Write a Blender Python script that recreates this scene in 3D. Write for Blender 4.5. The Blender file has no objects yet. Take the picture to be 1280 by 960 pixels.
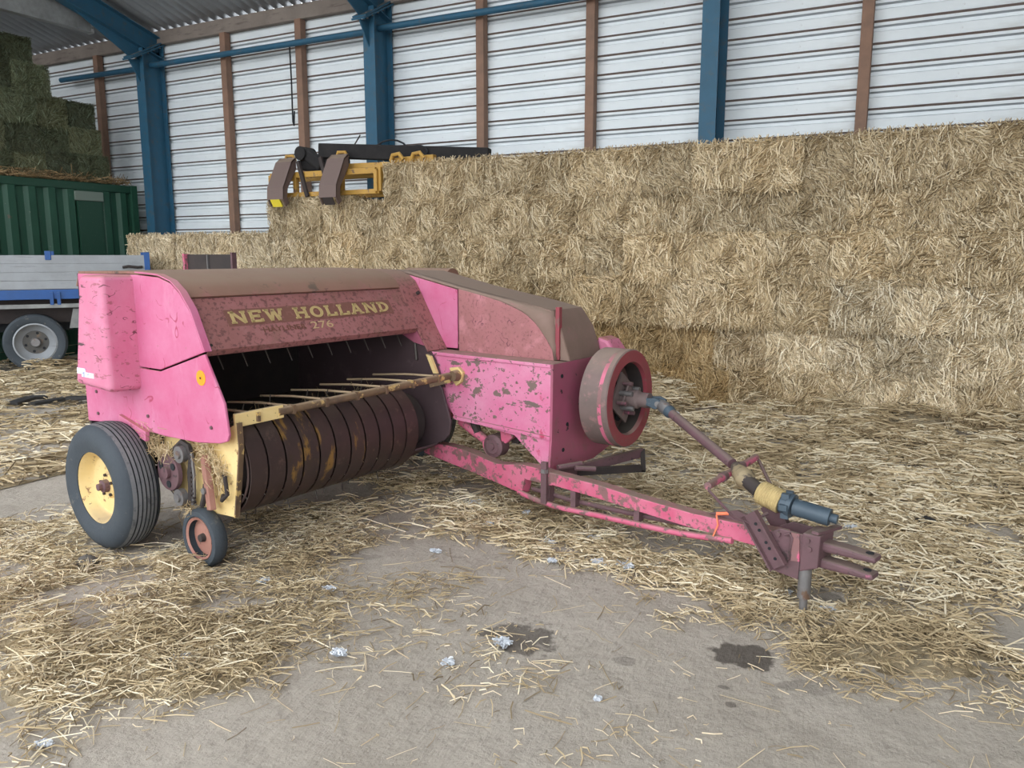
import bpy, math, random
import numpy as np
from mathutils import Vector, Matrix

random.seed(7); RNG = np.random.default_rng(11)
S = bpy.context.scene
COL = S.collection
PI = math.pi

# ------------------------------------------------------------------ camera, sky, exposure
cam = bpy.data.cameras.new('camera'); cam.sensor_width = 36; cam.lens = 990 * 36 / 1280
co = bpy.data.objects.new('camera', cam); COL.objects.link(co)
co.location = (0, 0, 1.5)
co.rotation_euler = (PI / 2 - math.atan(.1636), 0, math.radians(27.95))
S.camera = co
W = bpy.data.worlds.new('sky'); S.world = W; W.use_nodes = True
bg = W.node_tree.nodes['Background']
bg.inputs[0].default_value = (.93, .97, 1, 1); bg.inputs[1].default_value = 3.6
S.view_settings.view_transform = 'Standard'; S.view_settings.look = 'None'
S.view_settings.gamma = 1; S.view_settings.use_curve_mapping = False
S.view_settings.exposure = 0.0

# ------------------------------------------------------------------ materials
MATS = {}
class NT:
    def __init__(s, name):
        s.m = bpy.data.materials.new(name); s.m.use_nodes = True
        s.t = s.m.node_tree; s.b = s.t.nodes['Principled BSDF']
        s.co = s.new('ShaderNodeTexCoord').outputs['Object']
    def new(s, kind, **kw):
        n = s.t.nodes.new(kind)
        for k, v in kw.items(): setattr(n, k, v)
        return n
    def link(s, a, b): s.t.links.new(a, b)
    def noise(s, scale, detail=4, rough=.6, stretch=(1, 1, 1), off=(0, 0, 0), vec=None):
        mp = s.new('ShaderNodeMapping'); mp.inputs['Scale'].default_value = stretch; mp.inputs['Location'].default_value = off
        s.link(vec or s.co, mp.inputs['Vector'])
        n = s.new('ShaderNodeTexNoise'); n.inputs['Scale'].default_value = scale
        n.inputs['Detail'].default_value = detail; n.inputs['Roughness'].default_value = rough
        s.link(mp.outputs[0], n.inputs['Vector']); return n.outputs['Fac']
    def rng(s, v, a, b, c=0., d=1.):
        n = s.new('ShaderNodeMapRange'); n.clamp = True
        for i, x in zip((1, 2, 3, 4), (a, b, c, d)): n.inputs[i].default_value = x
        s.link(v, n.inputs[0]); return n.outputs[0]
    def mul(s, a, b, op='MULTIPLY'):
        n = s.new('ShaderNodeMath', operation=op)
        for i, x in enumerate((a, b)):
            if isinstance(x, (int, float)): n.inputs[i].default_value = x
            else: s.link(x, n.inputs[i])
        return n.outputs[0]
    def mix(s, f, a, b, mode='MIX'):
        n = s.new('ShaderNodeMix', data_type='RGBA', blend_type=mode)
        for sock, x in ((n.inputs[0], f), (n.inputs[6], a), (n.inputs[7], b)):
            if isinstance(x, (int, float)): sock.default_value = x
            elif isinstance(x, tuple): sock.default_value = (*x, 1)
            else: s.link(x, sock)
        return n.outputs[2]
    def bump(s, h, strength=.3, dist=.01):
        n = s.new('ShaderNodeBump'); n.inputs['Strength'].default_value = strength; n.inputs['Distance'].default_value = dist
        s.link(h, n.inputs['Height']); s.link(n.outputs[0], s.b.inputs['Normal'])

def M(name, base, rough=.6, metal=0., var=None, layers=(), bump=None, dust=None, crack=None):
    """painted / plain surface: base colour, soft variation, thresholded wear layers, dust lying on upward faces"""
    if name in MATS: return MATS[name]
    n = NT(name); c = base
    if var:
        c = n.mix(n.rng(n.noise(var[1], 5, .65, off=(3, 1, 2)), .3, .7), base, var[0])
    for i, L in enumerate(layers):
        col, sc, lo, hi = L[:4]; st = L[4] if len(L) > 4 else (1, 1, 1); fa = L[5] if len(L) > 5 else 1.
        f = n.rng(n.noise(sc, 6, .62, st, (i * 5.3, i * 2.1, i)), lo, hi, 0, fa)
        c = n.mix(f, c, col)
    if crack:   # thin scratch lines that follow noise contours, broken up
        col, sc, wd, st = crack
        e = n.mul(n.mul(n.noise(sc, 2, .5, st, (2, 7, 5)), -.5, 'ADD'), 1., 'MULTIPLY')
        ab = n.new('ShaderNodeMath', operation='ABSOLUTE'); n.link(e, ab.inputs[0])
        f = n.mul(n.rng(ab.outputs[0], wd, wd * .4), n.rng(n.noise(sc * 1.6, 3, .5, off=(8, 1, 4)), .52, .58))
        c = n.mix(f, c, col)
    if dust:
        g = n.new('ShaderNodeNewGeometry'); sx = n.new('ShaderNodeSeparateXYZ'); n.link(g.outputs['Normal'], sx.inputs[0])
        f = n.mul(n.rng(sx.outputs[2], .55, .92), n.rng(n.noise(9, 4), .2, .6, .55, 1.))
        c = n.mix(f, c, dust)
    if isinstance(c, tuple): n.b.inputs['Base Color'].default_value = (*c, 1)
    else: n.link(c, n.b.inputs['Base Color'])
    n.b.inputs['Roughness'].default_value = rough; n.b.inputs['Metallic'].default_value = metal
    if bump: n.bump(n.noise(bump[0], 5), bump[1], bump[2] if len(bump) > 2 else .01)
    MATS[name] = n.m; return n.m

DUST = (.21, .155, .115)
RUST = (.10, .068, .058)
PINK = M('pink_paint', (.55, .10, .225), .55, var=((.62, .20, .34), 3.5), layers=[((.45, .16, .2), 60, .66, .7), ((.70, .35, .50), 6, .54, .72, (1, 1, .35), .6)], dust=(.45, .2, .19), crack=((.42, .05, .12), 5, .006, (1, 1, .7)))
PINKD = M('pink_paint_scratched', (.60, .155, .275), .55, var=((.66, .24, .36), 5), layers=[((.40, .12, .17), 22, .60, .64, (.6, 1, 1.8)), ((.84, .36, .52), 4, .55, .8, (1, 1, 1), .6), ((.10, .05, .06), 9, .69, .71, (.5, 1, 2.5))], dust=(.42, .17, .16), crack=((.16, .05, .07), 7, .010, (.5, 1, 1.6)))
PINKC = M('pink_paint_chipped', (.64, .14, .29), .55, var=((.70, .28, .42), 4), layers=[((.20, .135, .12), 10, .585, .60, (1, 1, 1.3)), ((.18, .11, .1), 34, .61, .62), ((.17, .12, .11), 5, .62, .63, (.6, 1, 2.2)), ((.5, .05, .12), 6, .64, .7)], dust=(.26, .18, .14))
PINKSHADE = M('shade_darkened_pink_paint', (.42, .10, .18), .55, var=((.32, .105, .145), 4), layers=[((.05, .03, .035), 14, .66, .67), ((.36, .03, .06), 5, .62, .68), ((.2, .12, .11), 9, .58, .7, (1, 1, 1), .6)], dust=DUST)  # front plate's shade mixed into its pink, with real chips and dirt
HOOD = M('dusty_hood_paint', (.37, .15, .15), .7, var=((.27, .11, .10), 3), layers=[((.13, .055, .05), 60, .52, .60, (1, .7, .7), .8), ((.43, .21, .21), 7, .55, .75, (1, 1, 1), .55), ((.2, .11, .08), 5, .6, .7, (1, 1, 1), .6)], dust=(.26, .16, .12))
HOODT = M('dusty_hood_top_paint', (.29, .145, .11), .75, var=((.22, .12, .085), 4), layers=[((.34, .13, .13), 9, .55, .7), ((.10, .07, .055), 7, .64, .68)], dust=(.25, .165, .115), crack=((.12, .05, .05), 12, .01, (1, .5, 1)))
SHIELDD = M('dust_coated_shield', (.25, .165, .135), .8, var=((.21, .14, .11), 6), layers=[((.32, .15, .15), 10, .6, .7, (1, 1, 1), .5)], dust=(.24, .17, .13))
SHIELD = M('dusty_shield_paint', (.43, .165, .18), .65, var=((.34, .14, .14), 6), layers=[((.2, .08, .085), 55, .54, .62, (1, 1, 1), .6), ((.62, .27, .3), 8, .55, .7, (1, 1, 1), .6)], dust=(.24, .165, .13), crack=((.17, .06, .08), 9, .012, (1, 1, 1)))
DRAW = M('drawbar_paint', (.56, .09, .18), .6, var=((.62, .18, .27), 6), layers=[((.24, .12, .12), 9, .54, .58), ((.18, .1, .1), 30, .57, .61)], dust=(.25, .17, .14))
RUSTP = M('rusty_pink_steel', (.165, .085, .10), .65, .1, var=((.12, .07, .075), 12), layers=[((.38, .11, .18), 12, .65, .69), ((.06, .04, .04), 25, .6, .68)], dust=(.20, .145, .125))
REDR = M('flywheel_red_paint', (.30, .045, .065), .6, var=((.24, .06, .07), 6), layers=[((.2, .1, .09), 16, .58, .68)], dust=(.3, .2, .17))
RIMW = M('flywheel_worn_rim', (.21, .145, .135), .7, .1, var=((.155, .115, .105), 8), layers=[((.28, .16, .155), 20, .55, .66), ((.4, .12, .16), 6, .6, .7)], dust=(.3, .22, .18))
CREAM = M('cream_yellow_paint', (.80, .62, .30), .6, var=((.74, .53, .22), 7), layers=[((.26, .13, .06), 16, .62, .68), ((.1, .06, .04), 40, .64, .68)], dust=(.42, .32, .2))
GOLD = M('rubbed_gold_paint', (.25, .16, .09), .55, .2, var=((.12, .08, .06), 9), layers=[((.62, .43, .17), 14, .56, .6)], dust=(.35, .25, .16))
BAND = M('pickup_band_steel', (.075, .045, .04), .5, .25, var=((.05, .034, .032), 6), layers=[((.12, .075, .06), 18, .58, .7)], dust=(.11, .08, .065))
BANDY = M('pickup_band_worn_yellow', (.075, .045, .04), .5, .2, var=((.05, .034, .032), 6), layers=[((.26, .145, .04), 5, .55, .62, (1, 3, 1)), ((.06, .04, .03), 20, .55, .65)])
DARK = M('dark_grimy_steel', (.045, .033, .031), .8, var=((.03, .024, .024), 8), dust=(.06, .048, .04))
FLARE = M('dark_purple_sheet', (.085, .055, .062), .5, .1, var=((.07, .046, .05), 4), layers=[((.12, .08, .085), 9, .6, .7)])
RUBBER = M('tyre_rubber', (.042, .053, .066), .75, var=((.055, .067, .08), 6), layers=[((.17, .16, .145), 14, .62, .75)], bump=(60, .25))
TREAD = M('tyre_tread_rubber', (.14, .145, .155), .85, var=((.18, .18, .18), 12), layers=[((.08, .085, .09), 30, .55, .7)])
BLACK = M('tyre_groove_black', (.018, .02, .024), .9)
PINKRIM = M('rusty_pink_rim', (.30, .13, .10), .65, var=((.38, .19, .145), 12), layers=[((.16, .075, .05), 22, .58, .66)])
STEEL = M('worn_grey_steel', (.26, .25, .25), .5, .5, var=((.17, .16, .16), 10), layers=[((.2, .12, .08), 16, .6, .68)])
SLEEVE = M('blue_grey_sleeve', (.05, .075, .10), .5, .1, var=((.07, .10, .13), 9), layers=[((.2, .22, .23), 18, .64, .72)])
TWINE = M('tan_twine', (.56, .43, .2), .9, var=((.42, .31, .14), 30), bump=(120, .4))
TINE = M('bare_tine_steel', (.08, .068, .06), .6, .3)
LETTER = M('gold_lettering', (.50, .37, .165), .7, layers=[((.22, .12, .09), 40, .6, .66)])
OUTL = M('brown_lettering_band', (.20, .085, .065), .7, layers=[((.28, .12, .11), 40, .55, .66)])
LET2 = M('pale_model_lettering', (.52, .36, .2), .7)
ORANGE = M('orange_sticker', (.95, .34, .01), .5)
WHITE = M('white_sticker', (.85, .85, .9), .5, layers=[((.35, .4, .75), 45, .57, .6)])
TWREDS = M('orange_baler_twine', (.95, .25, .13), .8)
BLUE = M('blue_frame_paint', (.02, .085, .145), .6, var=((.022, .105, .185), 3), layers=[((.07, .085, .09), 9, .54, .7, (1, 1, 1), .7)], dust=(.11, .11, .10))
BLUET = M('trailer_blue_paint', (.02, .10, .35), .5, var=((.02, .08, .25), 5), dust=(.14, .15, .16))
ALU = M('weathered_trailer_boards', (.36, .38, .41), .55, .15, var=((.28, .295, .31), 3), layers=[((.2, .2, .2), 9, .6, .75, (.3, .3, 3))])
GALV = M('galvanised_roof', (.36, .37, .39), .4, .6, var=((.27, .28, .29), 2), layers=[((.25, .22, .2), 6, .62, .8)])
CLAD = M('white_cladding', (.76, .805, .83), .55, var=((.66, .71, .74), 1.4), layers=[((.5, .51, .5), 3.2, .55, .8, (.4, 1, 2), .7), ((.35, .33, .32), 14, .68, .74, (1, 1, 1), .6), ((.25, .2, .18), 40, .70, .74, (1, 1, 1), .7)])
CLADD = M('cladding_dirty_lip', (.24, .185, .16), .8, var=((.17, .13, .12), 9))
CLADSH = M('cladding_fold_shade', (.42, .455, .49), .7, var=((.35, .375, .4), 4))  # groove shade painted as grey on the down-facing fold
WOOD = M('brown_timber', (.27, .155, .105), .75, var=((.19, .115, .082), 5), layers=[((.17, .1, .07), 14, .55, .7, (1, 1, .12)), ((.34, .22, .155), 10, .6, .75, (1, 1, .1))], bump=(40, .2))
WOODG = M('grey_timber', (.26, .22, .19), .8, var=((.19, .155, .135), 3), layers=[((.13, .1, .09), 20, .55, .7, (.15, 1, 1))], bump=(40, .2))
GREEN = M('container_green', (.012, .06, .036), .6, var=((.016, .075, .045), 2), layers=[((.12, .15, .12), 26, .66, .72), ((.09, .06, .04), 8, .7, .74)], dust=(.2, .17, .12))
GREENF = M('container_green_flat', (.012, .055, .033), .55, layers=[((.1, .12, .09), 30, .64, .72)])
YELL = M('grab_yellow', (.50, .29, .05), .6, var=((.40, .22, .05), 6), layers=[((.17, .1, .06), 12, .6, .66)], dust=(.36, .27, .15))
CLAW = M('grab_brown_claw', (.16, .115, .10), .6, .2, var=((.16, .11, .1), 7), dust=(.3, .23, .17))
BLK = M('black_beam', (.012, .011, .012), .95, 0, var=((.024, .022, .022), 7), dust=(.028, .026, .025))
YMARK = M('yellow_mark', (.8, .65, .05), .6)
GREY = M('dull_grey_steel', (.33, .34, .335), .5, .3, var=((.2, .2, .2), 6))
FLUFF = M('white_fluff', (.80, .82, .86), .95, bump=(150, .8))
WALLP = M('plain_barn_wall', (.2, .2, .2), .8, var=((.28, .28, .28), 1))
DEBRIS = M('black_rubber_strip', (.022, .021, .021), .6, layers=[((.07, .065, .06), 20, .6, .7)])

def straw_mat(name, ramp, tinted=True):
    n = NT(name)
    at = n.new('ShaderNodeAttribute', attribute_name='shade')
    cr = n.new('ShaderNodeValToRGB'); cr.color_ramp.interpolation = 'LINEAR'
    els = cr.color_ramp.elements
    while len(els) < len(ramp): els.new(.5)
    for e, (p, c) in zip(els, ramp): e.position = p; e.color = (*c, 1)
    n.link(at.outputs['Fac'], cr.inputs[0]); c = cr.outputs[0]
    if tinted:
        oi = n.new('ShaderNodeObjectInfo')
        c = n.mix(1., c, oi.outputs['Color'], 'MULTIPLY')
    n.link(c, n.b.inputs['Base Color']); n.b.inputs['Roughness'].default_value = .7
    MATS[name] = n.m; return n.m
STRAW = straw_mat('straw_stalks', [(0, (.10, .072, .038)), (.3, (.37, .28, .16)), (.65, (.64, .51, .315)), (1, (.92, .82, .62))])
def straw_body(name, tinted=True):
    n = NT(name)
    a = n.noise(24, 8, .75, (1, 1, .22)); b = n.noise(30, 8, .75, (.25, .5, 1), (4, 4, 4)); w = n.noise(3, 3, .5)
    f = n.mul(n.mul(a, b, 'ADD'), .5)
    c = n.mix(n.rng(f, .38, .62), (.12, .088, .05), (.60, .48, .30))
    c = n.mix(n.rng(w, .45, .75, 0, .6), c, (.55, .48, .36))
    if tinted:
        oi = n.new('ShaderNodeObjectInfo'); c = n.mix(1., c, oi.outputs['Color'], 'MULTIPLY')
    n.link(c, n.b.inputs['Base Color']); n.b.inputs['Roughness'].default_value = .9
    n.bump(f, .9, .03); MATS[name] = n.m; return n.m
SBODY = straw_body('straw_packed')
SGROUND = straw_body('straw_trodden', False)


def floor_mat():
    n = NT('packed_clay_floor')
    g = n.new('ShaderNodeNewGeometry').outputs['Position']
    a = n.noise(1.3, 6, .6, vec=g); b = n.noise(14, 8, .7, vec=g); d = n.noise(70, 4, .7, vec=g)
    c = n.mix(n.rng(a, .35, .68), (.385, .34, .285), (.475, .425, .365))
    c = n.mix(n.rng(b, .52, .74, 0, .55), c, (.29, .25, .21))
    c = n.mix(n.rng(d, .55, .7, 0, .45), c, (.53, .48, .42))
    wob = n.noise(7, 5, .6, vec=g, off=(9, 2, 0))
    stains_and_shadow = [(-.54, 2.865, .15, .105, .4, .9), (-1.345, 2.62, .15, .13, .5, .75), (-.29, 2.76, .10, .05, .5, .35), (-.93, 2.63, .05, .035, 0, .35),
              (-.36, 3.57, .15, .07, .4, .45), (-.55, 2.62, .03, .02, 0, .6), (-.50, 2.52, .02, .02, 0, .6), (-2.55, 2.93, .2, .06, .6, .3)]  # the long mark behind the jack is its shadow, painted on
    sx = n.new('ShaderNodeSeparateXYZ'); n.link(g, sx.inputs[0])
    for (x, y, rx, ry, an, st) in stains_and_shadow:
        mp = n.new('ShaderNodeMapping', vector_type='TEXTURE')
        mp.inputs['Location'].default_value = (x, y, 0); mp.inputs['Rotation'].default_value = (0, 0, an); mp.inputs['Scale'].default_value = (rx, ry, 1)
        n.link(g, mp.inputs[0])
        ln = n.new('ShaderNodeVectorMath', operation='LENGTH'); n.link(mp.outputs[0], ln.inputs[0])
        v = n.mul(ln.outputs['Value'], n.rng(wob, .3, .7, -.55, .55), 'ADD')
        c = n.mix(n.rng(v, 1.0, .8, 0, st), c, (.085, .07, .058))
    n.link(c, n.b.inputs['Base Color']); n.b.inputs['Roughness'].default_value = .85
    tr = n.noise(22, 5, .6, (1, .3, 1), vec=g)
    e5 = n.noise(5, 4, .55, (1, .6, 1), (3, 3, 3), vec=g)
    n.bump(n.mul(n.mul(n.mul(b, tr, 'ADD'), n.mul(d, .10), 'ADD'), n.mul(e5, 2.2), 'ADD'), .5, .045)
    return n.m
FLOOR = floor_mat()

# ------------------------------------------------------------------ mesh helpers
class MB:
    def __init__(s): s.v = []; s.f = []; s.mi = []; s.sm = []
    def add(s, vs, fs, mi=0, sm=False):
        o = len(s.v); s.v += [tuple(map(float, p)) for p in vs]
        for f in fs: s.f.append([i + o for i in f]); s.mi.append(mi); s.sm.append(sm)
        return s
    def box(s, lo, hi, mi=0):
        (a, b, c), (d, e, f) = lo, hi
        return s.add([(a, b, c), (d, b, c), (d, e, c), (a, e, c), (a, b, f), (d, b, f), (d, e, f), (a, e, f)],
                     [(0, 3, 2, 1), (4, 5, 6, 7), (0, 1, 5, 4), (1, 2, 6, 5), (2, 3, 7, 6), (3, 0, 4, 7)], mi)
    def bar(s, p, q, w, h, mi=0, up=(0, 0, 1)):
        """box beam from p to q, w across, h along up"""
        p = Vector(p); q = Vector(q); d = (q - p).normalized(); u = Vector(up)
        if abs(d.dot(u)) > .98: u = Vector((1, 0, 0))
        r = d.cross(u).normalized(); u = r.cross(d).normalized(); vs = []
        for c in (p, q):
            for a, b in ((-1, -1), (1, -1), (1, 1), (-1, 1)): vs.append(c + r * a * w / 2 + u * b * h / 2)
        return s.add(vs, [(3, 2, 1, 0), (4, 5, 6, 7), (0, 1, 5, 4), (1, 2, 6, 5), (2, 3, 7, 6), (3, 0, 4, 7)], mi)
    def prism(s, poly, axis, a, b, mi=0):
        """polygon in the plane normal to axis (coordinates in cyclic-free order of the two others), from a to b"""
        def P(u, v, w):
            return {0: (w, u, v), 1: (u, w, v), 2: (u, v, w)}[axis]
        n = len(poly); vs = [P(u, v, a) for u, v in poly] + [P(u, v, b) for u, v in poly]
        fs = [tuple(range(n - 1, -1, -1)), tuple(range(n, 2 * n))] + [(i, (i + 1) % n, n + (i + 1) % n, n + i) for i in range(n)]
        return s.add(vs, fs, mi)
    def sheet(s, prof, axis, a, b, t, mi=0, sm=True):
        """open polyline profile extruded from a to b with thickness t"""
        p = [Vector(q) for q in prof]; off = []
        for i in range(len(p)):
            d = (p[min(i + 1, len(p) - 1)] - p[max(i - 1, 0)]).normalized(); off.append(p[i] + Vector((d.y, -d.x)) * t)
        def P(u, v, w): return {0: (w, u, v), 1: (u, w, v), 2: (u, v, w)}[axis]
        n = len(p); vs = []
        for w in (a, b):
            vs += [P(q.x, q.y, w) for q in p] + [P(q.x, q.y, w) for q in off]
        fs = []; o = 2 * n
        for i in range(n - 1):
            fs += [(i, i + 1, o + i + 1, o + i), (n + i + 1, n + i, o + n + i, o + n + i + 1), (i + 1, i, n + i, n + i + 1), (o + i, o + i + 1, o + n + i + 1, o + n + i)]
        fs += [(0, o, o + n, n), (n - 1, 2 * n - 1, o + 2 * n - 1, o + n - 1)]
        return s.add(vs, fs, mi, sm)
    def tube(s, pts, r, n=10, mi=0, cap=True, sm=True):
        pts = [Vector(p) for p in pts]; rs = r if isinstance(r, (list, tuple)) else [r] * len(pts)
        vs = []; fs = []; ref = None
        for i, p in enumerate(pts):
            d = (pts[min(i + 1, len(pts) - 1)] - pts[max(i - 1, 0)]).normalized()
            if ref is None:
                ref = Vector((0, 0, 1)) if abs(d.z) < .9 else Vector((1, 0, 0))
            a = d.cross(ref).normalized(); b = a.cross(d).normalized(); ref = b
            for k in range(n):
                t = 2 * PI * k / n; vs.append(p + a * math.cos(t) * rs[i] + b * math.sin(t) * rs[i])
        for i in range(len(pts) - 1):
            for k in range(n):
                fs.append((i * n + k, i * n + (k + 1) % n, (i + 1) * n + (k + 1) % n, (i + 1) * n + k))
        s.add(vs, fs, mi, sm)
        if cap: s.add(vs[:n] + vs[-n:], [tuple(range(n - 1, -1, -1)), tuple(range(n, 2 * n))], mi)
        return s
    def lathe(s, prof, c, axis, n=40, mi=None, sm=True, closed=True):
        """profile of (position along axis, radius) turned round an axis through c"""
        vs = []; fs = []; m = len(prof); mats = []
        for k in range(n):
            t = 2 * PI * k / n; cs, sn = math.cos(t), math.sin(t)
            for a, r in prof:
                vs.append({0: (c[0] + a, c[1] + r * cs, c[2] + r * sn), 1: (c[0] + r * cs, c[1] + a, c[2] + r * sn), 2: (c[0] + r * cs, c[1] + r * sn, c[2] + a)}[axis])
        for k in range(n):
            for i in range(m if closed else m - 1):
                j = (i + 1) % m; k2 = (k + 1) % n
                fs.append((k * m + i, k * m + j, k2 * m + j, k2 * m + i)); mats.append(mi[i] if mi else 0)
        o = len(s.v); s.add(vs, fs, 0, sm)
        s.mi[-len(fs):] = mats
        return s
    def build(s, name, mats, parent=None, bevel=0, seg=2, smooth=None):
        me = bpy.data.meshes.new(name); me.from_pydata(s.v, [], s.f)
        for m in (mats if isinstance(mats, (list, tuple)) else [mats]): me.materials.append(m)
        me.polygons.foreach_set('material_index', s.mi)
        me.polygons.foreach_set('use_smooth', [bool(x) if smooth is None else smooth for x in s.sm])
        import bmesh
        bm = bmesh.new(); bm.from_mesh(me); bmesh.ops.recalc_face_normals(bm, faces=bm.faces)
        bm.to_mesh(me); bm.free()
        if any(s.sm) or smooth:
            try: me.set_sharp_from_angle(angle=math.radians(38))
            except Exception: pass
        o = bpy.data.objects.new(name, me); COL.objects.link(o)
        if parent: o.parent = parent
        if bevel:
            b = o.modifiers.new('bevel', 'BEVEL'); b.width = bevel; b.segments = seg; b.limit_method = 'ANGLE'; b.angle_limit = math.radians(40)
        return o
def tag(o, label=None, cat=None, group=None, kind=None):
    if label: o['label'] = label
    if cat: o['category'] = cat
    if group: o['group'] = group
    if kind: o['kind'] = kind
    return o
def empty(name, loc, rz=0, label=None, cat=None, group=None):
    o = bpy.data.objects.new(name, None); COL.objects.link(o); o.location = loc; o.rotation_euler = (0, 0, rz)
    return tag(o, label, cat, group)
def copy_mesh(o, parent=None):
    c = o.copy(); COL.objects.link(c); c.parent = parent; return c

# ------------------------------------------------------------------ straw stalks (three-sided bent stalks)
def stalks(P, D, L, Wd, bend, shade):
    n = len(P); D = D / np.linalg.norm(D, axis=1)[:, None]
    up = np.tile([0., 0, 1], (n, 1)); up[np.abs(D[:, 2]) > .9] = (1, 0, 0)
    A = np.cross(D, up); A /= np.linalg.norm(A, axis=1)[:, None]; B = np.cross(A, D)
    C = np.stack([P - D * (L / 2)[:, None], P + bend, P + D * (L / 2)[:, None]], 1)
    vs = np.empty((n, 3, 3, 3))
    for k in range(3):
        t = 2 * PI * k / 3
        o = (A * math.cos(t) + B * math.sin(t)) * (Wd / 2)[:, None]
        vs[:, :, k, :] = C + o[:, None, :]
    base = (np.arange(n) * 9)[:, None, None]
    q = []
    for i in range(2):
        for k in range(3): q.append([i * 3 + k, i * 3 + (k + 1) % 3, (i + 1) * 3 + (k + 1) % 3, (i + 1) * 3 + k])
    fs = (base + np.array(q)[None]).reshape(-1, 4)
    return vs.reshape(-1, 3), fs, np.repeat(shade, 9)
def straw_mesh(name, body_v, body_f, sv, sf, ss, mats):
    nb = len(body_v)
    V = np.concatenate([np.array(body_v, float).reshape(-1, 3), sv]); F = np.concatenate([np.array(body_f, int).reshape(-1, 4), sf + nb])
    me = bpy.data.meshes.new(name); me.vertices.add(len(V)); me.vertices.foreach_set('co', V.ravel())
    me.loops.add(len(F) * 4); me.loops.foreach_set('vertex_index', F.ravel().astype(np.int32))
    me.polygons.add(len(F)); me.polygons.foreach_set('loop_start', np.arange(0, len(F) * 4, 4, dtype=np.int32))
    mi = np.concatenate([np.zeros(len(F) - len(sf), np.int32), np.ones(len(sf), np.int32)])
    for m in mats: me.materials.append(m)
    me.polygons.foreach_set('material_index', mi)
    sm = np.zeros(len(F), bool); sm[:len(F) - len(sf)] = True
    me.polygons.foreach_set('use_smooth', sm)
    me.update(calc_edges=True); me.validate()
    a = me.attributes.new('shade', 'FLOAT', 'POINT')
    a.data.foreach_set('value', np.concatenate([np.full(nb, .4), ss]).astype(np.float32))
    return me

# ------------------------------------------------------------------ the barn
YW = 9.05; XL, XR, YF = -15.6, 7.0, -3.2
ROOF = lambda y: 4.985 + .30 * (9.1 - y)
fl = MB().box((XL - 1, YF - .5, -.2), (XR + 1, 9.4, 0)).build('floor', FLOOR); tag(fl, 'packed grey clay barn floor', None, None, 'structure')
yd = MB().box((-60, -60, -.25), (60, YF - .5, -.02)).build('yard', M('pale_yard', (.42, .40, .37), .9, var=((.36, .34, .31), .5))); tag(yd, 'pale yard outside the open barn front', None, None, 'structure')
wall = MB().box((XL, YW + .10, 0), (XR, YW + .16, 4.9)).build('wall_back', WALLP); tag(wall, 'back wall clad in white ribbed sheets', None, None, 'structure')
tag(MB().prism([(YF, 0), (9.2, 0), (9.2, 4.9), (YF, ROOF(YF))], 0, XL - .1, XL).build('wall_left', WALLP), 'closed left end wall', None, None, 'structure')
tag(MB().prism([(YF, 0), (9.2, 0), (9.2, 4.9), (YF, ROOF(YF))], 0, XR, XR + .1).build('wall_right', WALLP), 'closed right end wall', None, None, 'structure')
# cladding strips, one object for each strip between two posts
def strip_mesh(w):
    b = MB(); H = .2085
    prof = [(0, .016), (.020, -.012), (.030, -.004), (.120, 0), (.136, .035), (.166, .035), (.180, 0), (H, 0), (H, .016)]
    for i in range(len(prof) - 1):
        (z0, y0), (z1, y1) = prof[i], prof[i + 1]
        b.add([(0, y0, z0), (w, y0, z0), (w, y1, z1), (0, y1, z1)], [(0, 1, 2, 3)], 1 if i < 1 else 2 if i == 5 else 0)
    b.add([(0, .045, 0), (w, .045, 0), (w, .045, H), (0, .045, H), (0, .016, 0), (w, .016, 0), (w, .016, H), (0, .016, H)],
          [(3, 2, 1, 0), (0, 1, 5, 4), (2, 3, 7, 6)], 0)
    return b
COLX = [-15.45, -11.05, -6.65, -2.25, 2.15, 6.55]
seams = []
for c in COLX[:-1]: seams += [c, c + 4.4 / 3, c + 8.8 / 3]
seams += [COLX[-1]]
proto = strip_mesh(4.4 / 3 - .004).build('cladding_strip', [CLAD, CLADD, CLADSH], wall)
first = True
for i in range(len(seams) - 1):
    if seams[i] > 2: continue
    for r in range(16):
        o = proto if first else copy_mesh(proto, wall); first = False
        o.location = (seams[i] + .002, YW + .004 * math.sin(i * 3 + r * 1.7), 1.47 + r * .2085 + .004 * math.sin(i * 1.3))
# roof
def roof():
    b = MB(); n = int((XR - XL + .4) / .025); vs = []; fs = []
    ys = [9.12, 9.0, 6.6, 1.2, YF]
    SKY = [(-9.6, -8.1), (-5.6, -3.6)]      # openings added in the unseen roof to bring in top light
    for j, y in enumerate(ys):
        for i in range(n + 1):
            x = XL - .2 + i * .025; vs.append((x, y, ROOF(y) + .042 * math.sin(2 * PI * x / .175)))
    for j in range(len(ys) - 1):
        for i in range(n):
            xm = XL - .2 + (i + .5) * .025
            if j == 2 and any(p < xm < q for p, q in SKY): continue
            a = j * (n + 1) + i; fs.append((a, a + 1, a + n + 2, a + n + 1))
    b.add(vs, fs, 0, True)
    return b
rf = roof().build('ceiling', GALV, smooth=True); tag(rf, 'corrugated metal roof sheeting sloping up from the eave', None, None, 'structure')
sol = rf.modifiers.new('thickness', 'SOLIDIFY'); sol.thickness = .004
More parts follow.
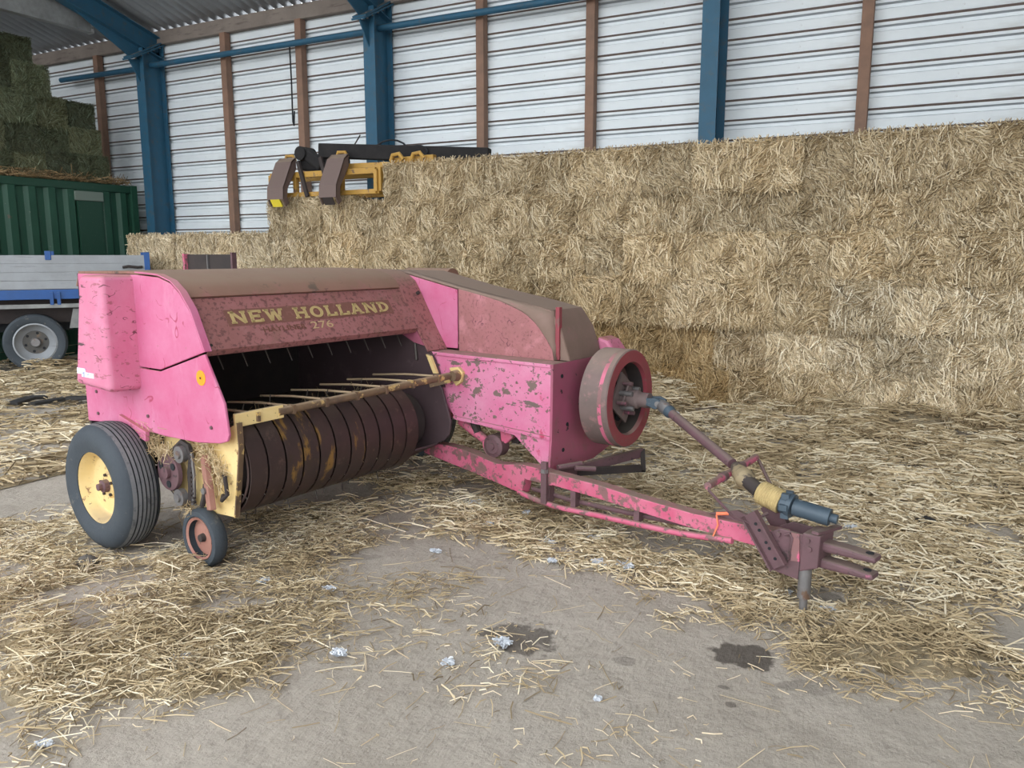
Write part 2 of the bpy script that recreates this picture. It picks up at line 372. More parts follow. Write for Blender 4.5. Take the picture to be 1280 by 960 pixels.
# steel portal frames
def frame(x, label, tie=False):
    root = empty('steel_portal_frame', (x, 8.8, 0), 0, label, 'steel frame', 'blue steel portal frames along the back wall')
    w = .18; t = .014; y0, y1 = -.17, .19
    MB().box((-w / 2, y0 - t, 0), (w / 2, y0, 4.62)).build('column_flange', BLUE, root)
    MB().box((-w / 2, y1, 0), (w / 2, y1 + t, 4.8)).build('column_flange', BLUE, root)
    MB().box((-.006, y0, 0), (.006, y1, 4.62)).build('column_web', BLUE, root)
    # end plates at the knee, square to the rafter
    MB().bar((0, y0 - .22, 4.42), (0, y1 + .04, 4.74), .21, .022).build('knee_plate', BLUE, root)
    MB().bar((0, y0 - .20, 4.455), (0, y1 + .02, 4.775), .21, .022).build('knee_plate', BLUE, root)
    for k in range(5):
        for sx in (-.07, .07):
            f = (k + .6) / 5.4; yy = y0 - .2 + f * .6; zz = 4.435 + f * .32
            MB().tube([(sx, yy + .015, zz - .035), (sx, yy - .015, zz + .035)], .013, 6).build('bolt', STEEL, root)
    MB().prism([(y0, 4.1), (y0 - .2, 4.42), (y0, 4.45)], 0, -.008, .008).build('haunch', BLUE, root)
    # rafter rising towards the open front
    L = -(8.8 - YF) + .25; s = .30
    zl = lambda y: 4.9 + (-y) * s + .03; dep = .34
    MB().prism([(y1, zl(y1) - dep), (y1, zl(y1) - .05), (L, zl(L) - .05), (L, zl(L) - dep)], 0, -.006, .006).build('rafter_web', BLUE, root)
    MB().prism([(y1, zl(y1) - dep), (y1, zl(y1) - dep - .014), (L, zl(L) - dep - .014), (L, zl(L) - dep)], 0, -w / 2, w / 2).build('rafter_flange', BLUE, root)
    MB().prism([(y1, zl(y1) - .05), (y1, zl(y1) - .064), (L, zl(L) - .064), (L, zl(L) - .05)], 0, -w / 2, w / 2).build('rafter_flange', BLUE, root)
    MB().prism([(y0 - .02, 4.5), (y0 - .2, 4.47), (-1.3, zl(-1.3) - dep), (y0, zl(y0) - dep)], 0, -.008, .008).build('haunch', BLUE, root)
    return root
frame(-11.05, 'blue steel portal frame beside the green container, its rafter rising under the roof')
frame(-6.65, 'blue steel portal frame behind the yellow grab on the straw stack')
frame(-2.25, 'blue steel portal frame rising behind the straw stack, clear of the grab')
frame(2.15, 'blue steel portal frame beyond the right end of the view')
# grey tie beam at the container end
tb = empty('tie_beam', (-11.2, 7.95, 4.86), 0, 'grey steel tie beam with bolted end plate under the roof by the hay', 'beam')
MB().box((-.012, -4.5, -.15), (.012, 0, .15)).build('web', GREY, tb)
MB().box((-.06, -4.5, .15), (.06, 0, .162)).build('flange', GREY, tb)
MB().box((-.06, -4.5, -.162), (.06, 0, -.15)).build('flange', GREY, tb)
pl = MB().box((-.075, 0, -.17), (.075, .015, .17)).build('end_plate', GREY, tb)
for zz in (-.1, 0, .1): MB().tube([(.05, -.02, zz), (.05, .0, zz)], .012, 6).build('bolt', STEEL, tb)
# timber posts, wall plate and blue tube rail
k = 0
wh = ['half hidden behind the green hay bales', 'right of the container column', 'with a black cable, left of the grab column', 'first right of the grab column', 'second right of the grab column', 'right of the column above the straw stack']
for c in COLX[:-1]:
    for s in (1, 2):
        x = c + s * 4.4 / 3
        if x < -13 or x > -.5: continue
        p = MB().box((-.055, 8.915, 0), (.055, 9.025, 4.735)).build('timber_post', WOOD, bevel=.006); p.location = (x, 0, 0)
        tag(p, 'brown timber wall post ' + wh[k], 'post', 'brown timber posts on the back wall'); k += 1
tp = MB().box((XL, 8.96, 4.74), (XR, 9.06, 4.935)).build('trim_1', WOODG); tag(tp, 'grey timber wall plate under the eave', None, None, 'structure')
for a, b, lab in ((-13.3, -11.06, 'blue steel tube rail passing behind the green hay bales'), (-11.04, -6.66, 'blue steel tube rail between the container column and the grab column'), (-6.64, -2.26, 'blue steel tube rail right of the grab column')):
    tag(MB().tube([(a, 8.82, 4.40), (b, 8.82, 4.40 - .02)], .042, 12).build('tube_rail', BLUE), lab, 'pipe', 'blue tube rails along the back wall')
tag(MB().tube([(-8.22, 8.862, 4.42), (-8.222, 8.872, 3.9), (-8.226, 8.87, 3.36), (-8.205, 8.868, 3.30), (-8.19, 8.87, 3.5)], .011, 6).build('hanging_cable', BLACK), 'thin black cable hanging from the tube rail beside a timber post', 'cable')

# ------------------------------------------------------------------ straw bales
def bale_variant(idx, w, tops=False, h=.42, d=.80, n=1700):
    rg = np.random.default_rng(100 + idx)
    nx, nz, ny = max(8, int(w / .035)), 12, 6
    V = []; F = []; ids = {}
    from mathutils import noise as N
    def vid(i, j, k):
        key = (i, j, k)
        if key in ids: return ids[key]
        u, v, t = i / nx, j / ny, k / nz
        p = Vector(((u - .5) * w, v * d, t * h))
        # rounded corners
        e = .035
        for ax, (lo, hi) in enumerate(((-w / 2, w / 2), (0, d), (0, h))):
            pass
        q = Vector((max(-w / 2 + e, min(w / 2 - e, p.x)), max(e, min(d - e, p.y)), max(e, min(h - e, p.z))))
        dv = p - q
        if dv.length > 1e-6: p = q + dv.normalized() * e
        nn = N.noise(Vector((p.x * 6 + idx * 7, p.y * 6, p.z * 6))) * .022 + N.noise(Vector((p.x * 19 + idx * 3, p.y * 19, p.z * 19))) * .014
        if dv.length > 1e-6: p += dv.normalized() * nn
        p.z = max(0.0, min(h, p.z)); p.x = max(-w / 2, min(w / 2, p.x))
        ids[key] = len(V); V.append(p[:]); return ids[key]
    for a in range(nx):
        for b in range(nz):
            F.append((vid(a, 0, b), vid(a + 1, 0, b), vid(a + 1, 0, b + 1), vid(a, 0, b + 1)))
            F.append((vid(a, ny, b), vid(a, ny, b + 1), vid(a + 1, ny, b + 1), vid(a + 1, ny, b)))
    for a in range(nx):
        for b in range(ny):
            F.append((vid(a, b, 0), vid(a, b + 1, 0), vid(a + 1, b + 1, 0), vid(a + 1, b, 0)))
            F.append((vid(a, b, nz), vid(a + 1, b, nz), vid(a + 1, b + 1, nz), vid(a, b + 1, nz)))
    for a in range(ny):
        for b in range(nz):
            F.append((vid(0, a, b), vid(0, a, b + 1), vid(0, a + 1, b + 1), vid(0, a + 1, b)))
            F.append((vid(nx, a, b), vid(nx, a + 1, b), vid(nx, a + 1, b + 1), vid(nx, a, b + 1)))
    n = int(n * w / .47)
    # stalks over the front face, combed in clumps
    X = (rg.random(n) - .5) * (w + .03); Z = rg.random(n) * (h + .02) - .01
    ang = np.array([N.noise(Vector((x * 5 + idx * 9, z * 5, 1.3))) * 2.3 for x, z in zip(X, Z)]) + rg.normal(0, .45, n) + PI / 2
    edge = (Z > h * .9) & (rg.random(n) < .6); ang[edge] = rg.normal(0, .35, edge.sum())
    D = np.stack([np.cos(ang), rg.normal(-.05, .16, n), np.sin(ang)], 1)
    L = np.clip(rg.gamma(5, .022, n), .03, .26)
    P = np.stack([X, -.012 - rg.random(n) * .02 - .02 * (rg.random(n) > .9), Z], 1)
    Wd = rg.uniform(.004, .010, n); bend = rg.normal(0, .012, (n, 3)); sh = np.clip(rg.beta(1.8, 1.35, n), 0, 1)
    # wisps along the top edge and hanging over the bottom edge, and on the two ends
    m = int(260 * w / .47)
    X2 = (rg.random(m) - .5) * w; top = rg.random(m) > .45
    Z2 = np.where(top, h - .005, .02); Y2 = np.where(top, rg.random(m) * .25 - .01, -.02 - rg.random(m) * .02)
    D2 = np.stack([rg.normal(0, .8, m), rg.normal(-.25, .35, m), np.where(top, rg.normal(.15, .3, m), rg.normal(-.8, .4, m))], 1)
    L2 = np.clip(rg.gamma(4, .03, m), .04, .26)
    m3 = 260
    sd = np.where(rg.random(m3) > .5, .5, -.5)
    P3 = np.stack([sd * w + np.sign(sd) * .008, rg.random(m3) * .5, rg.random(m3) * h], 1)
    D3 = np.stack([rg.normal(0, .2, m3) , rg.normal(0, 1, m3), rg.normal(0, 1, m3)], 1)
    P = np.concatenate([P, np.stack([X2, Y2, Z2], 1), P3]); D = np.concatenate([D, D2, D3]); L = np.concatenate([L, L2, np.clip(rg.gamma(4, .025, m3), .04, .2)])
    k2 = m + m3
    Wd = np.concatenate([Wd, rg.uniform(.004, .008, k2)]); bend = np.concatenate([bend, rg.normal(0, .015, (k2, 3))]); sh = np.concatenate([sh, rg.beta(2.4, 1.8, k2)])
    sv, sf, ss = stalks(P, D, L, Wd, bend, sh)
    sv[:, 0] = np.clip(sv[:, 0], -w / 2 - .03, w / 2 + .03); sv[:, 2] = np.clip(sv[:, 2], -.075, h + (.06 if tops else .035)); sv[:, 1] = np.clip(sv[:, 1], -.085, d)
    return straw_mesh('straw_bale', V, F, sv, sf, ss, [SBODY, STRAW]), w
VAR = [bale_variant(i, w) for i, w in enumerate((.47, .47, .47, .50, .44, .50, .36, .90))]
VAR += [bale_variant(20 + i, w, True) for i, w in enumerate((.47, .47, .47, .50, .44, .50, .36, .90))]   # bales with a wispy open top
ROWN = ['bottom row', 'second row up', 'third row up', 'fourth row up', 'fifth row up', 'top row']
YS = 7.745
def place_bale(mi, x, y, z, sx, hs, tint, label, group, rz=0, sy=1):
    me, w = VAR[mi]
    o = bpy.data.objects.new('straw_bale', me); COL.objects.link(o)
    o.location = (x, y, z); o.scale = (sx, sy, hs); o.rotation_euler = (0, 0, rz); o.color = (*tint, 1)
    tag(o, label, 'straw bale', group); return o
rb = random.Random(5)
XSTART = [-10.4, -10.4, -10.4, -10.42, -7.62, -5.78]
ORD = ['end', 'second', 'third', 'fourth', 'fifth', 'sixth', 'seventh', 'eighth', 'ninth', 'tenth', 'eleventh', 'twelfth', 'thirteenth', 'fourteenth', 'fifteenth', 'sixteenth', 'seventeenth', 'eighteenth', 'nineteenth', 'twentieth'] + ['%d%s' % (q, {1: 'st', 2: 'nd', 3: 'rd'}.get(q % 10, 'th')) for q in range(21, 40)]
for r in range(6):
    x = XSTART[r] + (.0 if r % 2 else 0.0); z0 = r * .42; prev = -1; cnt = 0
    while x < 2.6:
        mi = rb.choice([0, 1, 2, 3, 4, 5, 0, 1, 2, 3, 6, 7])
        if mi == prev: continue
        prev = mi
        w = VAR[mi][1] * rb.uniform(.97, 1.06); xc = x + w / 2
        hs = 1.0; zz = z0
        if x < -6.6:   # the left part was stacked a little taller
            hs = 1.04; zz = r * .42 * 1.04
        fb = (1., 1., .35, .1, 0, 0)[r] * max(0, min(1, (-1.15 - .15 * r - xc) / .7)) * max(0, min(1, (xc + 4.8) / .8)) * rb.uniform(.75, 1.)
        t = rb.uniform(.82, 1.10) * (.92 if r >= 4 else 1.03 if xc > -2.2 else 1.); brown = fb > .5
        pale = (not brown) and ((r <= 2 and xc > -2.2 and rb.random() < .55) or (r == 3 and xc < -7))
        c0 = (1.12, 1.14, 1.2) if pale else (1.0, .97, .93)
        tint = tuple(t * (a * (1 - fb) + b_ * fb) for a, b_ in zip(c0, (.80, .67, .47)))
        kind_ = 'brown straw bale behind the flywheel, ' if brown else 'pale bleached straw bale, ' if pale else 'golden straw bale, '
        lab = kind_ + ROWN[r] + ', ' + ORD[cnt] + ' from the stepped stack end'
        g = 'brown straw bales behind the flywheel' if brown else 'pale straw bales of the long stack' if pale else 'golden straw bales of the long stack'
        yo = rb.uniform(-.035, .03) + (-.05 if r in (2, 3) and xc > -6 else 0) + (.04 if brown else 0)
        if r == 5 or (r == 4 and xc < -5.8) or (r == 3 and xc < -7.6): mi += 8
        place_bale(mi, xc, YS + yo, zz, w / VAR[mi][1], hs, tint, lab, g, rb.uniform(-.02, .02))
        x += w + .006; cnt += 1

# ------------------------------------------------------------------ green container with hay on top
ct = empty('shipping_container', (-11.45, 8.7, 0), 0, 'dark green corrugated shipping container beside the white dropside trailer', 'container')
b = MB(); prof = []; y = -2.9
while y < -.02:
    prof += [(0, y), (0, y + .10), (-.045, y + .15), (-.045, y + .24)]; y += .29
prof = [(a, c) for a, c in prof if c < 0] + [(0, 0)]
vs = [(a, c, .15) for a, c in prof] + [(a, c, 2.46) for a, c in prof]; n = len(prof)
b.add(vs, [(i, i + 1, n + i + 1, n + i) for i in range(n - 1)])
sp = b.build('corrugated_side', GREEN, ct); sp.modifiers.new('thickness', 'SOLIDIFY').thickness = .01
MB().box((-1.6, -2.9, .15), (-.06, 0, 2.46)).build('body', GREENF, ct)
MB().box((-1.6, -2.9, 2.46), (.005, .0, 2.575)).build('top_rail', GREENF, ct, bevel=.01)
MB().box((-1.6, -2.9, 0), (.02, .0, .15)).build('bottom_rail', GREEN, ct, bevel=.01)
MB().box((-.04, -1.02, 1.2), (.012, -.62, 2.46)).build('flat_panel', GREENF, ct)
MB().box((-.02, -1.06, 2.30), (.03, -.60, 2.44)).build('vent_cover', M('vent_grey_green', (.16, .2, .17), .6), ct, bevel=.01)
MB().box((-.06, -.10, .1), (.025, .0, 2.58)).build('corner_post', GREEN, ct)
hay = [(.20, .28, .24), (.15, .21, .185), (.25, .325, .275)]
HT = 2.585
rows = [(5.9, 8.3, 4), (5.9, 8.25, 3), (5.8, 8.22, 2), (5.8, 7.45, 1), (5.75, 7.35, 1)]
kk = 0
for r, (ya, yb, _) in enumerate(rows):
    y = yb; hc = 0
    while y > 6.2:
        mi = [0, 3, 1, 5, 2, 4][(kk * 5 + r) % 6]; w = VAR[mi][1]
        t = rb.uniform(.8, 1.15); c = hay[kk % 3]
        o = place_bale(mi, -11.62 + rb.uniform(-.10, .06) - (.12 if r == 4 else 0), y - w / 2, HT + r * .39, 1, .93, tuple(v * t for v in c), 'dull green hay bale in the ' + ['bottom', 'second', 'third', 'fourth', 'top'][r] + ' layer on the green container, ' + ['nearest the wall', 'second from the wall', 'third from the wall', 'fourth from the wall', 'fifth from the wall', 'sixth from the wall'][hc], 'green hay bales on the container', PI / 2 + rb.uniform(-.02, .02), 1)
        o['category'] = 'hay bale'; o.name = 'hay_bale'
        y -= w + .02; kk += 1; hc += 1

rg = np.random.default_rng(55); n = 900
fv, ff, fsd = stalks(np.stack([rg.normal(-11.52, .06, n), rg.uniform(5.85, 8.6, n), 2.60 + rg.random(n) ** 2 * .10], 1), rg.normal(0, 1, (n, 3)) * np.array([.6, 1, .3]), np.clip(rg.gamma(3, .04, n), .04, .3), rg.uniform(.004, .009, n), rg.normal(0, .015, (n, 3)), rg.beta(1.5, 2.2, n))
fv[:, 2] = np.maximum(fv[:, 2], 2.58)
fo = bpy.data.objects.new('loose_hay', straw_mesh('loose_hay', np.zeros((0, 3)), np.zeros((0, 4), int), fv, ff, fsd, [STRAW, STRAW])); COL.objects.link(fo); fo.color = (.62, .52, .40, 1)
tag(fo, 'loose brown hay along the top edge of the green container', 'loose hay', None, 'stuff')
# ------------------------------------------------------------------ dropside trailer
tr = empty('dropside_trailer', (-10.12, 6.17, 0), math.atan2(.821, .57), 'white and blue dropside trailer parked against the green container', 'trailer')
WD = .85; XA, XB = -1.45, 1.28
for i in range(4):   # dropside boards
    for (a, c) in ((XA, XB - .02),):
        MB().box((a, -.0, 1.06 + i * .108), (c, .028, 1.06 + i * .108 + .1065)).build('side_board', ALU, tr, bevel=.004)
        MB().box((a, WD - .028, 1.06 + i * .108), (c, WD, 1.06 + i * .108 + .1065)).build('side_board', ALU, tr, bevel=.004)
    MB().box((XB - .03, .03, 1.06 + i * .108), (XB, WD - .03, 1.06 + i * .108 + .1065)).build('end_board', ALU, tr, bevel=.004)
for yy in (-.01, WD - .03):
    MB().box((XB - .035, yy, 1.0), (XB + .035, yy + .05, 1.53)).build('stake', BLUET, tr, bevel=.005)
    MB().box((.095, yy, 1.43), (.165, yy + .05, 1.545)).build('top_clip', BLUET, tr, bevel=.005)
lt = MB().tube([(.98, -.02, 1.33), (1.05, -.035, 1.345), (1.16, -.03, 1.33), (1.22, -.02, 1.335)], .018, 8).build('latch', DARK, tr)
MB().box((XA, -.02, .93), (XB, .05, 1.055)).build('side_rail', BLUET, tr, bevel=.006)
MB().box((XA, WD - .05, .93), (XB, WD + .02, 1.055)).build('side_rail', BLUET, tr, bevel=.006)
MB().box((XA, .05, 1.0), (XB, WD - .05, 1.05)).build('deck', M('trailer_deck', (.2, .18, .15), .8), tr)
MB().box((XA, -.03, .82), (XB, .03, .87)).build('lower_rail', GREY, tr)
MB().box((XA, .2, .62), (XB - .2, .3, .93)).build('chassis_beam', DARK, tr)
MB().box((XA, WD - .3, .62), (XB - .2, WD - .2, .93)).build('chassis_beam', DARK, tr)
for xx in (.13, .21): MB().box((xx - .02, -.045, .86), (xx + .02, -.02, 1.02)).build('hinge', BLUET, tr)
MB().prism([(.30, .55), (.36, .80), (.44, .80), (.42, .55)], 1, .02, .07).build('bracket', GREY, tr)
def truck_wheel(xc):
    w = MB().lathe([(0, .25), (-.015, .27), (-.015, .34), (.01, .365), (.18, .365), (.2, .34), (.2, .25)], (xc, .02, .375), 1, 44).build('tyre', RUBBER, tr)
    MB().lathe([(-.008, .252), (-.012, .235), (.03, .222), (.085, .165), (.10, .14), (.12, .14), (.12, .255), (.02, .258)], (xc, .02, .375), 1, 40).build('rim', ALU, tr)
    h = MB().lathe([(.09, 0), (.09, .15), (.13, .15), (.13, 0)], (xc, .02, .375), 1, 40, closed=False).build('wheel_disc', M('trailer_wheel_disc', (.10, .095, .09), .6, .2, layers=[((.2, .14, .1), 9, .55, .7)]), tr)
    MB().lathe([(.02, 0), (.02, .05), (.04, .06), (.12, .065)], (xc, .02, .375), 1, 20, closed=False).build('hub', STEEL, tr)
    for k in range(6):
        t = k * PI / 3 + .3
        MB().tube([(xc + .12 * math.cos(t), .115, .375 + .12 * math.sin(t)), (xc + .12 * math.cos(t), .105, .375 + .12 * math.sin(t))], .018, 8).build('hand_hole', BLACK, tr)
truck_wheel(-.10); truck_wheel(-1.0)
MB().tube([(-.10, .2, .375), (-.10, WD - .1, .375)], .05, 10).build('axle', DARK, tr)
MB().tube([(-1.0, .2, .375), (-1.0, WD - .1, .375)], .05, 10).build('axle', DARK, tr)
MB().prism([(.32, .5), (.5, .9), (-1.4, .9), (-1.4, .5)], 1, .34, .36).build('mud_flap', BLACK, tr)

# ------------------------------------------------------------------ yellow grab on the stack
gr = empty('bale_grab', (-6.7, 7.72, 2.185), 0, 'yellow steel bale grab with black beam and brown claws lying on the straw stack', 'bale grab')
def gbar(p, q, w=.055, h=.055, m=YELL, name='frame_bar'): return MB().bar(p, q, w, h).build(name, m, gr, bevel=.004)
for xa, xb in ((-.82, -.10), (-.10, .74)):
    pass
gbar((-.86, 0, .05), (.80, 0, .05)); gbar((-.86, 0, .29), (.80, 0, .29), .055, .07)
for x in (-.86, -.45, .28, .80): gbar((x, 0, .05), (x, 0, .30), .06, .05)
MB().box((.80, .0, .05), (.86, .55, .33)).build('end_plate', YELL, gr, bevel=.006)
gbar((.86, .22, .40), (1.45, .26, .415), .08, .09); gbar((-.86, .5, .05), (.80, .5, .05)); gbar((-.86, .5, .29), (.80, .5, .29))
for x in (-.86, .80): gbar((x, 0, .05), (x, .5, .05)); gbar((x, 0, .29), (x, .5, .29))
gbar((.1, .1, .37), (.86, .2, .37), .1, .06)
for xc in (-.55, .28):
    prof = [(-.02, .50), (-.10, .44), (-.26, .12), (-.27, -.02), (-.22, -.10), (-.17, -.06), (-.20, .02), (-.18, .12), (-.02, .36)]
    cl = MB().prism(prof, 0, xc - .13, xc - .112); cl.prism(prof, 0, xc + .112, xc + .13)
    cl.prism([(-.02, .50), (-.10, .44), (-.09, .43), (-.01, .49)], 0, xc - .13, xc + .13)
    cl.prism([(-.10, .445), (-.265, .125), (-.25, .12), (-.085, .44)], 0, xc - .13, xc + .13)
    cl.prism([(-.265, .125), (-.275, -.02), (-.26, -.02), (-.25, .12)], 0, xc - .13, xc + .13)
    c = cl.build('claw', CLAW, gr)
    MB().prism([(-.278, -.02), (-.225, -.105), (-.215, -.095), (-.265, -.015)], 0, xc - .08, xc + .07).build('claw_mark', YMARK if xc < 0 else DARK, c)
    MB().tube([(xc - .06, -.0, .47), (xc - .06, .02, .53), (xc + .02, .05, .53), (xc + .05, .06, .47)], .022, 8).build('hook_loop', YELL, c)
for xc, yy in ((1.0, .14), (1.28, .16)):
    MB().tube([(xc - .09, yy, .40), (xc - .06, yy, .47), (xc + .03, yy, .48), (xc + .09, yy, .41)], .025, 8).build('hook_loop', YELL, gr)
# black beams
bm = MB(); bm.bar((-.12, .10, .575), (1.98, .62, .455), .15, .17); bm.build('black_beam', BLK, gr, bevel=.012)
MB().bar((-.48, .16, .44), (.2, .22, .40), .12, .16).build('black_beam', BLK, gr, bevel=.02)
MB().tube([(-.42, .05, .56), (-.42, .27, .56)], .085, 20).build('pivot', BLK, gr)
MB().bar((-.40, .14, .57), (-.12, .14, .40), .12, .14).build('pivot_arm', BLK, gr, bevel=.02)
for (p, q) in (((-.36, -.05, .45), (-.22, -.06, .02)), ((.0, -.05, .48), (.13, -.06, .05))):
    MB().bar(p, q, .03, .05).build('link_bar', DARK, gr)
for i, c in enumerate((.75, 1.15)):
    pts = [(c + .28 * math.cos(t) * (.5 if i else 1), .35, .50 + .18 * math.sin(t) * (.5 if i else 1)) for t in [PI * j / 8 for j in range(9)]]
    MB().tube(pts, .012, 6).build('hydraulic_hose', BLACK, gr)
MB().tube([(.30, .2, .60), (.42, .2, .74)], .008, 6).build('stick', DARK, gr)

# ------------------------------------------------------------------ THE BALER (x forward to the hitch, y towards the bale chamber, z up)
BR = empty('square_baler', (-3.575, 2.466, 0), math.radians(-8.05), 'faded pink and dusty red square hay baler with open pickup, flywheel and drawbar', 'baler')
def part(mb, name, mat, parent=BR, bevel=0, seg=2, label=None):
    o = mb.build(name, mat, parent, bevel, seg)
    if label: o['label'] = label
    return o
# --- hood
prof_top = [(.478, 1.296), (.45, 1.335), (.40, 1.366), (.33, 1.388), (.22, 1.40), (.0, 1.405), (-.50, 1.40), (-.53, 1.33)]
hood_top = part(MB().sheet(prof_top, 1, .155, 1.575, .012), 'hood_top', HOODT)
hood = part(MB().sheet([(.545, 1.035), (.612, 1.046), (.622, 1.058), (.474, 1.288), (.455, 1.285)], 1, .165, 1.572, .01), 'hood_door', HOOD)
part(MB().tube([(.474, .17, 1.291), (.474, 1.57, 1.291)], .006, 6), 'hinge', DARK, hood)
part(MB().prism([(.47, 1.284), (.468, 1.278), (.478, 1.27), (.486, 1.275)], 1, .95, 1.03), 'latch', DARK, hood)
for yy, zz in ((.19, 1.075), (1.55, 1.07)): part(MB().tube([(.60, yy, zz), (.618, yy, zz + .011)], .008, 8), 'bolt', DARK, hood)
# lettering
HU = Vector((-.148, 0, .232)).normalized(); HN = Vector((.232, 0, .148)).normalized(); HO = Vector((.620, 0, 1.058)) + HN * .0115
def hp(y, v, d=0): return HO + HU * v + Vector((0, y, 0)) + HN * d
LET = {
 'N': (1.0, [((.16, 0), (.16, 1)), ((.84, 0), (.84, 1)), ((.16, 1), (.84, 0))], [(.0, .32, 0), (.0, .3, 1), (.68, 1., 1)]),
 'E': (.86, [((.17, 0), (.17, 1)), ((.05, .08), (.8, .08)), ((.05, .92), (.8, .92)), ((.17, .5), (.62, .5)), ((.76, 0), (.76, .26)), ((.76, .74), (.76, 1)), ((.6, .38), (.6, .62))], []),
 'W': (1.25, [((.15, 1), (.38, 0)), ((.38, 0), (.62, .95)), ((.62, .95), (.86, 0)), ((.86, 0), (1.1, 1))], [(0, .34, 1), (.92, 1.25, 1), (.5, .74, 1)]),
 'H': (1.0, [((.2, 0), (.2, 1)), ((.8, 0), (.8, 1)), ((.2, .5), (.8, .5))], [(.02, .38, 0), (.62, .98, 0), (.02, .38, 1), (.62, .98, 1)]),
 'L': (.82, [((.2, 0), (.2, 1)), ((.04, .08), (.78, .08)), ((.74, 0), (.74, .34))], [(.03, .38, 1)]),
 'A': (1.0, [((.16, 0), (.48, 1)), ((.52, 1), (.84, 0)), ((.28, .32), (.72, .32))], [(.0, .34, 0), (.66, 1., 0), (.32, .6, 1)]),
 'D': (.95, None, []), 'O': (.95, None, [])}
def stroke(p, q, t=.19):
    p = Vector(p); q = Vector(q); d = (q - p).normalized(); n_ = Vector((-d.y, d.x)) * t / 2
    return [p - n_, q - n_, q + n_, p + n_]
def letters(text, y0, v0, hgt, wid):
    b = MB(); y = y0
    for ch in text:
        if ch == ' ': y += .55 * wid; continue
        w, st, se = LET[ch]; polys = []
        if st is None:
            for k in range(20):
                def ring(t, o):
                    if ch == 'O': rx, ry = (.46, .52) if o else (.25, .33)
                    else:
                        rx, ry = (.62, .5) if o else (.40, .32)
                    cx = .47 if ch == 'O' else .28
                    if ch == 'D': return Vector((cx + max(0, math.cos(t)) * rx, .5 + math.sin(t) * ry))
                    return Vector((cx + math.cos(t) * rx, .5 + math.sin(t) * ry))
                t0, t1 = 2 * PI * k / 20, 2 * PI * (k + 1) / 20
                if ch == 'D' and math.cos((t0 + t1) / 2) < 0: continue
                polys.append([ring(t0, 1), ring(t1, 1), ring(t1, 0), ring(t0, 0)])
            if ch == 'D': polys += [stroke((.22, 0), (.22, 1)), stroke((.03, .09), (.3, .09)), stroke((.03, .91), (.3, .91))]
        else: polys = [stroke(p, q) for p, q in st]
        for a, c, e in se: polys.append(stroke((a, .07 if e == 0 else .93), (c, .07 if e == 0 else .93), .15))
        for pl_ in polys:
            n0 = len(pl_)
            vs = [hp(y + p.x * wid, v0 + p.y * hgt, .001) for p in pl_] + [hp(y + p.x * wid, v0 + p.y * hgt, .0035) for p in pl_]
            b.add(vs, [tuple(range(n0 - 1, -1, -1)), tuple(range(n0, 2 * n0))] + [(i, (i + 1) % n0, n0 + (i + 1) % n0, n0 + i) for i in range(n0)])
        y += (w + .14) * wid
    return b, y
TB, yend = letters('NEW', .345, .125, .066, .0935); TB2, yend = letters('HOLLAND', yend + .55 * .0935, .125, .066, .0935)
bb = MB()
for a, c in ((.325, yend + .01),):
    vs = [hp(a, .112, .0), hp(c, .112, .0), hp(c, .203, 0), hp(a, .203, 0), hp(a, .112, .0008), hp(c, .112, .0008), hp(c, .203, .0008), hp(a, .203, .0008)]
    bb.add(vs, [(0, 3, 2, 1), (4, 5, 6, 7), (0, 1, 5, 4), (1, 2, 6, 5), (2, 3, 7, 6), (3, 0, 4, 7)])
part(bb, 'lettering_band', OUTL, hood); part(TB, 'lettering', LETTER, hood); part(TB2, 'lettering', LETTER, hood)
def text_part(body, y, v, size, mat, sx=1.2):
    cu = bpy.data.curves.new('model_lettering', 'FONT'); cu.body = body; cu.size = size; cu.extrude = .0008
    t = bpy.data.objects.new('tmp', cu); COL.objects.link(t)
    me = bpy.data.meshes.new_from_object(t.evaluated_get(bpy.context.evaluated_depsgraph_get())); bpy.data.objects.remove(t)
    R = Matrix((Vector((0, 1, 0)) * sx, HU, HN)).transposed().to_4x4(); R.translation = hp(y, v, .0015)
    me.transform(R); me.materials.clear(); me.materials.append(mat)
    o = bpy.data.objects.new('model_lettering', me); COL.objects.link(o); o.parent = hood
text_part('HAYLINER', .50, .066, .040, M('brown_model_lettering', (.17, .07, .045), .7), 1.45); text_part('276', .80, .060, .060, LET2, 1.7)
# --- right side panels
up = [(-.48, .95), (.258, .946), (.634, 1.058), (.543, 1.238), (.470, 1.318), (.40, 1.365), (.30, 1.392), (.1, 1.402), (-.48, 1.40)]
lo = [(-.50, .60), (-.15, .628), (.047, .622), (.266, .615), (.539, .622), (.72, .643), (.775, .66), (.79, .69), (.768, .832), (.638, 1.05), (.258, .938), (-.50, .942)]
pan = part(MB().prism(up, 1, .138, .152), 'side_panel', PINK, bevel=.004)
pan2 = part(MB().prism(lo, 1, .138, .152), 'side_panel', PINK, bevel=.004)
part(MB().sheet([(.648, 1.06), (.553, 1.245), (.478, 1.328), (.405, 1.375), (.30, 1.402), (.1, 1.412)], 1, .132, .168, .006), 'panel_edge_trim', PINK, pan)
part(MB().lathe([(0, 0), (-.002, .002), (-.002, .036), (0, .036)], (.60, .138, .937), 1, 24, closed=False), 'sticker', ORANGE, pan2)
part(MB().lathe([(-.004, 0), (-.004, .006)], (.60, .137, .937), 1, 10, closed=False), 'bolt', DARK, pan2)
for x, z in ((-.38, .775), (-.38, .655), (.66, .71), (.12, .70)): part(MB().tube([(x, .142, z), (x, .132, z)], .009, 8), 'bolt', RUSTP, pan2)
cov = part(MB().prism([(-.275, .848), (.075, .830), (.07, 1.40), (-.15, 1.40)], 1, -.02, .20), 'gear_cover', PINKD, bevel=.03, seg=5)
